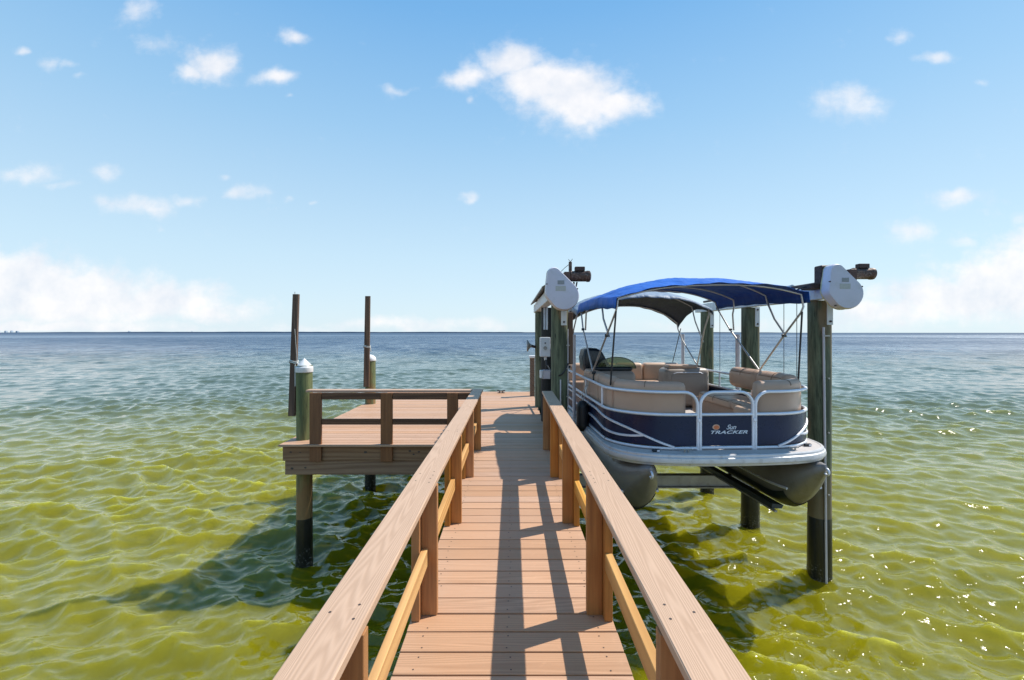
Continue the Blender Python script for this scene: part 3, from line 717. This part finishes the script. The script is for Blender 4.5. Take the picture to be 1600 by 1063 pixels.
# ------------------------------------------------------------ electrics on the left lift pilings
bxs = thing('switch_box', 'white switch box on the dark piling above a smaller grey outlet box', 'switch box', (.54, 7.5, 1.26), local=False)
bd = put('housing', MB().box(.455, .625, 7.40, 7.52, 1.105, 1.425, bev=.012, seg=2), M['white'], bxs)
q = MB(); q.tube([(.54, 7.388, 1.25), (.54, 7.399, 1.25)], .03, 16); put('dial', q, M['aludull'], bd)
q = MB(); q.tube([(.54, 7.386, 1.33), (.54, 7.399, 1.33)], .012, 10); put('button', q, M['black'], bd)
q = MB(); q.tube([(.545, 7.46, 1.10), (.55, 7.46, 1.05)], .022, 10); put('cable_gland', q, M['white'], bd)
ob_ = thing('outlet_box', 'small grey outlet box below the white switch box', 'outlet box', (.54, 7.5, .82))
put('housing', MB().box(.455, .50, 7.40, 7.52, .755, .885, bev=.008), M['white'], ob_); put('cover', MB().box(.5005, .625, 7.41, 7.51, .745, .89, bev=.006), M['pvc'], ob_)
cb = MB()
pts = [(.55, 7.38, 1.06), (.56, 7.35, .99), (.585, 7.1, .93), (.60, 6.8, .90), (.615, 6.5, .90), (.64, 6.20, .915), (.68, 6.175, .935), (.73, 6.19, 1.0), (.765, 6.22, 1.08)]
cb.tube(pts, .010, 8); cb.tube([(.545, 7.40, 1.06), (.55, 7.38, .98), (.545, 7.39, .90)], .012, 8)
tag(put('power_cable', cb, M['black'], smooth=60), 'black power cable looping from the white switch box round the green piling', 'cable')
fl = thing('flood_light', 'round flood light on the side of the farthest left lift piling', 'flood light', (.40, 9.25, 1.24))
q = MB(); n = 20
prof = [(.300, .115), (.312, .118), (.325, .112), (.345, .07), (.375, .035), (.395, .03)]
q.loft([[(x_, 9.2+r_*math.cos(2*math.pi*k_/n), 1.235+r_*math.sin(2*math.pi*k_/n)) for k_ in range(n)] for x_, r_ in prof]); put('lamp_head', q, M['aludull'], fl, smooth=40)
q = MB(); q.tube([(.385, 9.2, 1.235), (.475, 9.21, 1.21)], .028, 10); put('bracket', q, M['rustdark'], fl, smooth=60)
ep = thing('end_post', 'square brown post with white top at the far right corner of the pier', 'post', (.50, 10.9, 0))
put('timber', MB().box(.425, .535, 10.72, 10.86, -.24, .90, bev=.004), M['fasciay'], ep)
put('post_cap', MB().box(.40, .56, 10.69, 10.89, .901, .96, bev=.012, seg=2), M['white'], ep)
q = MB(); q.box(-.36, -.18, 11.28, 11.33, .001, .015, bev=.004); q.tube([(-.37, 11.305, .062), (-.27, 11.305, .05), (-.17, 11.305, .062)], .014, 8); q.tube([(-.31, 11.305, .01), (-.31, 11.305, .05)], .012, 8); q.tube([(-.23, 11.305, .01), (-.23, 11.305, .05)], .012, 8)
tag(put('dock_cleat', q, M['rustdark']), 'small dark mooring cleat at the far edge of the pier deck', 'cleat')

# ------------------------------------------------------------ the pontoon boat
boat = thing('pontoon_boat', 'pontoon boat with navy side panels, tan seats and blue canopy raised on the lift', 'boat', (2.43, 4.93, .18), rz=.055, local=True)
def put_b(name, mb, m_, parent=None, smooth=0, **k_): return put(name, mb, m_, parent or boat, smooth, **k_)
LEN = 5.0
# deck outline
half = [(0, 0), (.3, .006), (.6, .028), (.85, .075), (1.02, .145), (1.14, .235), (1.22, .345), (1.265, .48), (1.285, .65), (1.29, .9)]
def smoothpts(P, n=6):
    out_ = []
    P = [Vector((*p, 0)) if len(p) == 2 else Vector(p) for p in P]
    for i in range(len(P)-1):
        p0 = P[max(0, i-1)]; p1_ = P[i]; p2_ = P[i+1]; p3 = P[min(len(P)-1, i+2)]
        for j in range(n):
            s_ = j/n; out_.append(.5*((2*p1_)+(p2_-p0)*s_+(2*p0-5*p1_+4*p2_-p3)*s_*s_+(3*p1_-p0-3*p2_+p3)*s_**3))
    out_.append(P[-1]); return out_
hp = [(p.x, p.y) for p in smoothpts(half, 3)]+[(1.29, LEN)]
outline = [(-x, y) for x, y in reversed(hp)][:-1]+hp
put_b('deck', MB().prism(outline, -.028, 0.0), M['deckvinyl'])
def sweep(path, prof, mb, closed=False):
    """path: list of (x,y); prof: list of (outward offset, z)."""
    rings = []
    N = len(path)
    for i in range(N):
        a = Vector(path[max(0, i-1)]); b_ = Vector(path[min(N-1, i+1)]); t_ = (b_-a).normalized(); nrm_ = Vector((t_.y, -t_.x))
        rings.append([(path[i][0]+nrm_.x*o_, path[i][1]+nrm_.y*o_, z) for o_, z in prof])
    mb.loft(rings); return mb
# outline runs left side -> bow -> right side; outward normal = (t.y,-t.x)
sw = MB(); sweep(outline, [(-.010, .004), (.014, .003), (.022, -.006), (.024, -.026), (.038, -.036), (.045, -.062), (.040, -.088), (.024, -.098), (.018, -.120), (-.004, -.124), (-.004, -.03), (-.010, -.0285)], sw)
put_b('rub_rail', sw, M['rim'], smooth=35)
for yy in (.5, 1.3, 2.1, 2.9, 3.7, 4.5): put_b('cross_member', MB().box(-1.2, 1.2, yy, yy+.08, -.20, -.03), M['pontoon'])
# pontoons
def nose(y, rad=.275):
    yy = max(0, y)
    wd = rad*min(1, .07+.93*math.sin(min(1, yy/.72)*math.pi/2)**.8)
    zb = -.22-.565*math.sin(min(1, yy/.60)*math.pi/2)**1.0
    if y < 0: wd *= .8; zb += .02
    return wd, zb
def pontoon(cx):
    rings = []; n = 26; rad = .275
    ys = [-.01, .0, .03, .07, .12, .18, .25, .33, .42, .54, .7, .9, 2.0, 3.5, LEN-.05, LEN]
    for y in ys:
        wd, zb = nose(y, rad); zt = -.125; hz = (zt-zb)/2; zm = (zt+zb)/2; ring = []
        e_ = .62 if y < .3 else (.62+.33*min(1, (y-.3)/.4))
        for k_ in range(n):
            a = 2*math.pi*k_/n; ca, sa = math.cos(a), math.sin(a)
            vv = (1.0-min(1, y/.75)) if sa < 0 else 0
            ring.append((cx+wd*math.copysign(abs(ca)**(.95+.55*vv), ca), y, zm+hz*math.copysign(abs(sa)**(e_ if sa > 0 else .95), sa)))
        rings.append(ring)
    b_ = MB(); b_.loft(rings); p = put_b('pontoon', b_, M['pontoon'], smooth=50)
    for s_ in (-1, 1):
        st = MB(); pts = []
        for y in [.34, .42, .54, .62, .72, .9, 1.6, 3.0, 4.8]:
            wd, zb = nose(y)
            pts.append((cx+s_*(wd*.995), y, -.50))
        st.tube(pts, .016, 6); put_b('strake', st, M['alu'], p, smooth=60)
    ey = MB(); ey.tube([(cx, .0+.035*math.cos(a)-.02, -.20+.035*math.sin(a)) for a in [2*math.pi*i/12 for i in range(12)]], .012, 6, closed=True); put_b('tow_eye', ey, M['alu'], p, smooth=60)
    kb = MB(); rg2 = []
    # dark fouled lower keel strip
    for y in [.40, .46, .5, .54, .62, .7, .9, 2.0, 4.9]:
        wd, zb = nose(y); ring = []; hz = (-.125-zb)/2; zm = (-.125+zb)/2
        for a in [R(203), R(212), R(225), R(250), R(270), R(290), R(315), R(328), R(337)]: ring.append((cx+(wd+.006)*math.copysign(abs(math.cos(a))**(.95+.55*(1-min(1, y/.75))), math.cos(a)), y, zm-hz*1.02*abs(math.sin(a))**.95-.004))
        rg2.append(ring)
    kb.loft(rg2, closed=False); 
    put_b('fouled_keel', kb, M['carpet'], p, smooth=60)
pontoon(-.945); pontoon(1.005)
# fence path
FP = [(0, .20), (.2, .20), (.4, .202), (.55, .207)]
for i in range(1, 15):
    a = math.pi/2*i/14; FP.append((.55+.70*math.sin(a), .207+.62*(1-math.cos(a))))
FP += [(1.25, 1.2), (1.25, 2.0), (1.25, 3.0), (1.25, 4.0), (1.25, LEN-.12)]
cum = [0]
for i in range(1, len(FP)): cum.append(cum[-1]+math.dist(FP[i], FP[i-1]))
def P(s_, side=1, off=0.):
    s_ = max(0, min(cum[-1]-1e-4, s_)); i = max(j for j in range(len(cum)) if cum[j] <= s_); i = min(i, len(FP)-2)
    f = (s_-cum[i])/(cum[i+1]-cum[i]); x = FP[i][0]+(FP[i+1][0]-FP[i][0])*f; y = FP[i][1]+(FP[i+1][1]-FP[i][1])*f
    def T(j):
        a = FP[max(0, j-1)]; b_ = FP[min(len(FP)-1, j+1)]; v_ = Vector((b_[0]-a[0], b_[1]-a[1])); return v_.normalized()
    t_ = (T(i)*(1-f)+T(i+1)*f).normalized(); nn = Vector((t_.y, -t_.x))
    return ((x+nn.x*off)*side, y+nn.y*off)
SMAX = cum[-1]
ZT, ZM, ZB = .650, .398, .022
def srange(a, b_, step=.06):
    n = max(2, int((b_-a)/step)+1); return [a+(b_-a)*i/(n-1) for i in range(n)]
def sqtube(mb, pts, r_=.019): mb.tube(pts, r_, 10); return mb
def fence(side):
    s0 = .335; f = put_b('side_fence', sqtube(MB(), [(*P(s0, side), ZB-.02), (*P(s0, side), .30), (*P(s0, side), ZT-.16)]+[(*P(s0+.15*(1-math.cos(a)), side), ZT-.15+.15*math.sin(a)) for a in [R(q) for q in range(10, 91, 16)]]+[(*P(s_, side), ZT) for s_ in srange(s0+.17, SMAX)]), M['alu'], smooth=60)
    pb = MB(); 
    rings = []
    for s_ in srange(s0+.012, SMAX): rings.append([(*P(s_, side, o_), z) for o_, z in ((.006, .05), (.006, .385), (-.004, .385), (-.004, .05))])
    pb.loft(rings); put_b('navy_panel', pb, M['navy'], f, smooth=40)
    for (zz, r_) in ((ZM, .019), (ZB, .017)):
        q = MB(); sqtube(q, [(*P(s_, side), zz) for s_ in srange(s0, SMAX)], r_); put_b('rail', q, M['alu'], f, smooth=60)
    for s_ in (1.62, 2.55, 3.5, 4.5):
        if s_ < SMAX:
            q = MB(); sqtube(q, [(*P(s_, side), ZM), (*P(s_, side), ZT)], .015); put_b('stanchion', q, M['alu'], f, smooth=60)
    def interp(tab, s_):
        for (a, za), (b_, zb) in zip(tab, tab[1:]):
            if a <= s_ <= b_: return za+(zb-za)*(s_-a)/(b_-a)
        return tab[-1][1]
    A_ = [(.60, .035), (.75, .085), (.90, .145), (1.05, .205), (1.25, .255), (1.5, .295), (1.9, .325), (SMAX, .34)]
    B_ = [(.93, .155), (1.1, .13), (1.3, .125), (1.6, .15), (2.0, .185), (SMAX, .20)]
    for tab in (A_, B_):
        sm_ = [(s_, interp(tab, s_)) for s_ in srange(tab[0][0], SMAX, .05)]
        zs = [z for _, z in sm_]
        for _ in range(3): zs = [zs[0]]+[(zs[i-1]+zs[i]*2+zs[i+1])/4 for i in range(1, len(zs)-1)]+[zs[-1]]
        q = MB(); rings = []
        for (s_, _), z in zip(sm_, zs): rings.append([(*P(s_, side, .008), z-.014), (*P(s_, side, .022), z-.010), (*P(s_, side, .022), z+.010), (*P(s_, side, .008), z+.014)])
        q.loft(rings); put_b('trim_stripe', q, M['alu'], f)
    return f
fence(-1); fence(1)
# gate
gy = .20; gt = [(-.305, gy, ZB-.02), (-.305, gy, .3), (-.305, gy, ZT-.16)]+[(-.305+.15*(1-math.cos(a)), gy, ZT-.15+.15*math.sin(a)) for a in [R(q) for q in range(10, 91, 16)]]
gt += [(-x, y, z) for x, y, z in reversed(gt)]
gate = put_b('bow_gate', sqtube(MB(), gt), M['alu'], smooth=60)
for zz in (ZM, ZB+.005): q = MB(); sqtube(q, [(-.305, gy, zz), (.305, gy, zz)], .018); put_b('rail', q, M['alu'], gate, smooth=60)
put_b('gate_panel', MB().box(-.29, .29, gy-.006, gy+.004, .05, .385), M['navy'], gate)
for x in (-.32, .32): put_b('hinge', MB().box(x-.022, x+.022, gy-.028, gy-.017, .32, .36, bev=.004), M['alu'], gate)
# lettering
def text_mesh(s_, size, shear, sx, loc, m_, name, offset=.0, space=1.0):
    cu = bpy.data.curves.new(name, 'FONT'); cu.body = s_; cu.size = size; cu.shear = shear; cu.extrude = .0012; cu.offset = offset; cu.align_x = 'CENTER'; cu.space_character = space
    o = bpy.data.objects.new(name, cu); COL.objects.link(o)
    bpy.context.view_layer.update(); dg = bpy.context.evaluated_depsgraph_get(); me_ = bpy.data.meshes.new_from_object(o.evaluated_get(dg)); bpy.data.objects.remove(o)
    me_.transform(Matrix.Translation(loc) @ Matrix.Rotation(R(90), 4, 'X') @ Matrix.Diagonal((sx, 1, 1, 1))); me_.materials.clear(); me_.materials.append(m_)
    c_ = Vector(loc); me_.transform(Matrix.Translation(-c_))
    o2 = bpy.data.objects.new(name, me_); COL.objects.link(o2); o2.parent = gate; o2.location = c_-ORI[gate.name]; return o2
text_mesh('TRACKER', .050, .35, 1.95, (.015, gy-.0078, .183), M['logo_white'], 'lettering', .0012, 1.05)
text_mesh('Sun', .075, .45, 1.05, (.045, gy-.0078, .232), M['logo_white'], 'lettering', .0008, .95)
q = MB(); q.add([(-.125+.042*math.cos(a), gy-.0075, .258+.030*math.sin(a)) for a in [2*math.pi*i/24 for i in range(24)]], [tuple(range(24))]); put_b('emblem', q, M['logo_pale'], gate)
q = MB(); q.add([(-.122+.032*math.cos(a), gy-.0085, .256+.022*math.sin(a)) for a in [2*math.pi*i/24 for i in range(24)]], [tuple(range(24))])
put_b('emblem', q, M['logo_orange'], gate)

# seats: cushions swept along the fence line
def round_prof(o0, o1, z0, z1, r_, n=5):
    pts = []
    for (cx_, cz_, a0) in ((o1-r_, z1-r_, 0), (o0+r_, z1-r_, 90), (o0+r_, z0+r_, 180), (o1-r_, z0+r_, 270)):
        for i in range(n+1): a = R(a0+90*i/n); pts.append((cx_+r_*math.cos(a), cz_+r_*math.sin(a)))
    return pts
def cushion(side, s0, s1, o0, o1, z0, z1, r_, name, m_, parent=None, ends=.045, crown=.0):
    prof = round_prof(o0, o1, z0, z1, r_); co_, cz_ = (o0+o1)/2, (z0+z1)/2; rings = []
    ss = [s0, s0+ends*.15, s0+ends*.5, s0+ends]+srange(s0+ends, s1-ends, .07)[1:-1]+[s1-ends, s1-ends*.5, s1-ends*.15, s1]
    for s_ in ss:
        d_ = min(s_-s0, s1-s_); k_ = 1.0 if d_ >= ends else .72+.28*math.sqrt(max(0, 1-(1-d_/ends)**2))
        hx, hz = (o1-o0)/2, (z1-z0)/2; sh = (1-k_)*min(hx, hz)*1.6
        rings.append([(*P(s_, side, co_+(o_-co_)*(hx-sh)/hx), cz_+(z-cz_)*(hz-sh)/hz) for o_, z in prof])
    b_ = MB(); b_.loft(rings); cu_ = put_b(name, b_, m_, parent, smooth=50)
    if parent is not None:
        sm_ = MB(); ns = max(1, int(round((s1-s0)/.42)))
        for i in range(1, ns):
            s_ = s0+(s1-s0)*i/ns
            top_ = [(o_, z) for o_, z in prof if z > cz_-.02]
            sm_.tube([(*P(s_, side, o_), z+.0005) for o_, z in top_], .0045, 6)
        sm_.tube([(*P(s_, side, o0+.008), z1-r_*.55) for s_ in srange(s0+ends, s1-ends, .08)], .005, 6)
        put_b('seam', sm_, M['seam'], parent, smooth=60)
    return cu_
# port lounge (left in the picture)
lg = cushion(-1, .46, 3.0, -.60, -.06, .02, .30, .03, 'lounge_seat', M['vinyl'])
for (a, b_) in ((.47, 1.12), (1.13, 1.95), (1.96, 2.98)): cushion(-1, a, b_, -.62, -.17, .28, .42, .05, 'seat_cushion', M['vinyl2'], lg)
for (a, b_) in ((.44, 1.42), (1.43, 2.05), (2.06, 2.98)): cushion(-1, a, b_, -.20, -.045, .06, .755 if a < 1 else .77, .06, 'backrest', M['vinyl'], lg, ends=.09)
# starboard lounge
rg_ = cushion(1, .42, 3.3, -.58, -.06, .02, .28, .03, 'lounge_seat', M['vinyl'])
for (a, b_) in ((.44, 1.05), (1.06, 2.0), (2.01, 2.95)): cushion(1, a, b_, -.64, -.17, .27, .40, .05, 'seat_cushion', M['vinyl2'], rg_)
cushion(1, .40, 1.30, -.20, -.045, .06, .765, .06, 'backrest', M['vinyl'], rg_, ends=.12)
for (a, b_) in ((1.0, 1.75), (1.76, 2.45)): cushion(1, a+.32, b_+.32, -.26, -.045, .50, .80, .10, 'backrest', M['vinyl'], rg_, ends=.09)
# aft starboard lounge back
c1_ = put_b('lounge_seat', MB().box(.40, 1.20, 2.95, 3.35, .02, .70, bev=.09, seg=4), M['vinylgrey'], smooth=50)
put_b('panel', MB().box(.50, 1.08, 2.940, 2.952, .15, .58, bev=.02, seg=2), M['vinylgrey'], c1_, smooth=50)
q = MB(); q.tube([(.54, 2.95, .605), (.60, 2.94, .625), (1.0, 2.94, .625), (1.06, 2.95, .605)], .008, 8); put_b('grab_bar', q, M['alu'], c1_, smooth=60)
put_b('seat_cushion', MB().box(.48, 1.0, 3.0, 3.25, .68, .755, bev=.035, seg=3), M['vinyl'], c1_, smooth=50)
# stern sofa
st_ = put_b('stern_sofa', MB().box(-1.10, 1.15, 3.85, 4.5, .02, .38, bev=.03, seg=2), M['vinyl'], smooth=50)
for (a, b_) in ((-1.12, -.64), (-.635, -.12), (-.115, .42), (.425, 1.17)): put_b('backrest', MB().box(a, b_, 4.12, 4.34, .30, .715, bev=.07, seg=4), M['vinyl2'], st_, smooth=50)
# helm console
hc = put_b('helm_console', MB().box(-1.14, -.44, 1.95, 2.55, .02, .74, bev=.09, seg=4), M['vinylgrey'], smooth=50)
put_b('dashboard', MB().box(-1.10, -.48, 2.02, 2.48, .735, .80, bev=.03, seg=3), M['blackgloss'], hc, smooth=50)
q = MB(); outer = []; 
for i in range(15):
    a = math.pi*i/14; outer.append((-.72-.30*math.cos(a), .775+.17*math.sin(a)))
q.prism(outer+[(-.42, .77)], 2.06, 2.068, axis='y'); put_b('windshield', q, M['tint'], hc)
q = MB(); q.tube([(-.72-.302*math.cos(math.pi*i/14), 2.064, .775+.172*math.sin(math.pi*i/14)) for i in range(15)], .006, 6); put_b('windshield_frame', q, M['blackgloss'], hc, smooth=60)
prof = [(-1.17, .70), (-1.20, .92), (-1.17, 1.05), (-1.10, 1.08), (-.98, 1.075), (-.90, 1.04), (-.85, .96), (-.80, .86), (-.74, .78), (-.72, .70)]
q = MB(); q.prism(prof, 2.25, 2.62, axis='y', bev=.05, seg=3); put_b('helm_seat_cover', q, M['blackgloss'], smooth=50)
# deck fittings
def cleat(x, y, a=0):
    q = MB(); q.tube([(x-.06, y, .032), (x-.03, y, .030), (x+.03, y, .030), (x+.06, y, .032)], .008, 8)
    for s_ in (-.02, .02): q.tube([(x+s_, y, 0), (x+s_, y, .03)], .009, 8)
    put_b('cleat', q, M['aludull'], smooth=60)
cleat(-.50, .115); cleat(.74, .14); cleat(-1.2, .72)
for (x, y) in ((-.83, .15), (1.02, .30)):
    q = put_b('docking_light', MB().box(x-.045, x+.045, y-.018, y+.018, .001, .032, bev=.008), M['blackgloss'])
    put_b('lens', MB().box(x+.005, x+.035, y-.021, y-.0185, .006, .026), M['alu'], q)
q = MB(); q.box(1.10, 1.18, .52, .55, .001, .012, bev=.003); put_b('vent', q, M['black'])
# bimini tops
def canopy(name, secs, m_, xoff, hw=1.15, skirt=.10, label=None, under_shade=None, tilt=0.):
    """secs: list of (y, crown z, side z)"""
    nx = 40; rings = []
    for (y, zc, zs) in secs:
        ring = []
        def zat(x):
            return zc-(zc-zs)*abs(x/hw)**2.6
        base_ = [(-hw-.012, zs-skirt), (-hw-.010, zs-skirt*.5)]
        top = [(-hw+2*hw*i/nx) for i in range(nx+1)]
        def sk(q_, i_): return q_
        pts_ = base_+[(x, zat(x)) for x in top]+[(hw+.010, zs-skirt*.5), (hw+.012, zs-skirt)]
        ring = [(x+xoff, y, z+tilt*x/hw+.007*math.sin(x*9+y*3)*(1 if abs(x) < hw else 0)+.005*math.sin(x*23+y*17)) for x, z in pts_]
        rings.append(ring)
    inner = []
    b_ = MB(); b_.loft(rings, closed=False, caps=False)
    o_ = put_b(name, b_, m_, smooth=70, label=label)
    so_ = o_.modifiers.new('thick', 'SOLIDIFY'); so_.thickness = .005; so_.offset = -1; o_.data.materials.append(under_shade); so_.material_offset = 1
    return o_
def dens(secs, n=5):
    out_ = []
    P_ = smoothpts(secs, n); return [(p.x, p.y, p.z) for p in P_]
XO = -.06
c1s = dens([(.37, 1.895, 1.765), (.42, 1.905, 1.77), (.8, 1.985, 1.785), (1.15, 2.045, 1.81), (1.7, 2.04, 1.82), (2.2, 2.03, 1.82), (2.5, 2.02, 1.81), (2.56, 1.99, 1.79)])
cf = canopy('bimini_canopy', c1s, M['blue'], XO, label='front blue canopy', skirt=.135, under_shade=M['blueshaded'], tilt=.035)
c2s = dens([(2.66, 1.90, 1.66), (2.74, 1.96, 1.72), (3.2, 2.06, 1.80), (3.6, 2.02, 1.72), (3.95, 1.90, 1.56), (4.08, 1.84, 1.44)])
cr = canopy('bimini_canopy', c2s, M['glare'], XO, skirt=.08, label='rear canopy with sky sheen painted pale', under_shade=M['shadedcanvas'], tilt=.02)
def bow(y, zc, zs, parent, legs, hw=1.13, r_=.0125, drop=.02, power=2.6):
    q = MB(); L_ = legs[0]; pts_ = [(-hw*1.0+XO if False else L_[0]*-1, L_[1], L_[2])] if False else []
    left = [(-abs(x_)+XO*(1 if i else .3), y_, z_) for i, (x_, y_, z_) in enumerate(legs)]
    right = [(abs(x_)+XO*(1 if i else .3), y_, z_) for i, (x_, y_, z_) in enumerate(legs)]
    arc_ = []
    for i in range(25):
        x = -hw*.985+2*hw*.985*i/24; arc_.append((x+XO, y, zc-(zc-zs)*abs(x/hw)**power-drop+.03*x/hw))
    q.tube(left+arc_+list(reversed(right)), r_, 8)
    return put_b('bow_tube', q, M['tube'], parent, smooth=60)
bow(.45, 1.905, 1.76, cf, [(1.20, 1.50, .78), (1.145, .80, 1.30), (1.13, .48, 1.56), (1.125, .43, 1.63)])
bow(1.15, 2.045, 1.80, cf, [(1.15, .84, 1.27), (1.14, 1.0, 1.50), (1.13, 1.12, 1.70)])
bow(1.95, 2.03, 1.80, cf, [(1.17, 2.12, 1.36), (1.14, 2.02, 1.60), (1.13, 1.96, 1.72)])
bow(2.5, 2.02, 1.80, cf, [(1.20, 1.50, .78), (1.16, 2.15, 1.38), (1.13, 2.45, 1.70)])
bow(2.72, 1.95, 1.70, cr, [(1.20, 3.42, .72), (1.15, 2.95, 1.38), (1.13, 2.75, 1.63)])
bow(3.35, 2.05, 1.77, cr, [(1.16, 3.10, 1.15), (1.14, 3.28, 1.52), (1.13, 3.34, 1.68)])
bow(4.02, 1.86, 1.49, cr, [(1.20, 3.42, .72), (1.15, 3.82, 1.15), (1.13, 4.0, 1.38)])
for s_ in (-1, 1):
    q = MB(); q.tube([(s_*1.13+XO, .46, 1.57), (s_*1.19, .70, .68)], .011, 8); put_b('strap', q, M['black'], cf, smooth=60)
    q = MB(); q.tube([(s_*1.14+XO, 3.9, 1.40), (s_*1.20, 4.6, .66)], .008, 8); put_b('strap', q, M['black'], cr, smooth=60)
    for (y, z, pr_) in ((1.50, .76, cf), (3.42, .70, cr)): q = MB(); q.tube([(s_*1.205, y, z-.11), (s_*1.205, y, z+.02)], .018, 8); q.tube([(s_*1.18, y, z), (s_*1.235, y, z)], .02, 8); put_b('pivot_mount', q, M['blackgloss'], pr_, smooth=60)
    for (x_, y_, z_) in ((1.145, .82, 1.285), (1.165, 2.13, 1.37)): q = MB(); q.tube([(s_*x_+XO-.02, y_, z_), (s_*x_+XO+.02, y_, z_)], .019, 8); put_b('clamp', q, M['blackgloss'], cf, smooth=60)
# hanging fender on the port side
fx = -1.36; fd = thing('boat_fender', 'black fender hanging on the left side of the pontoon boat', 'fender', (1.08, 6.75, .30))
q = MB(); lathe(q, 1.0, 6.45, [(.01, .10), (.05, .115), (.085, .16), (.09, .20), (.09, .44), (.082, .48), (.05, .525), (.02, .54)], 16); put('body', q, M['black'], fd, smooth=50)
q = MB(); q.tube([(1.0, 6.45, .53), (1.03, 6.42, .62), (1.09, 6.42, .83)], .006, 6); q.tube([(1.0, 6.45, .53), (.98, 6.44, .60), (1.08, 6.5, .80)], .006, 6); put('rope', q, M['rope'], fd, smooth=60)
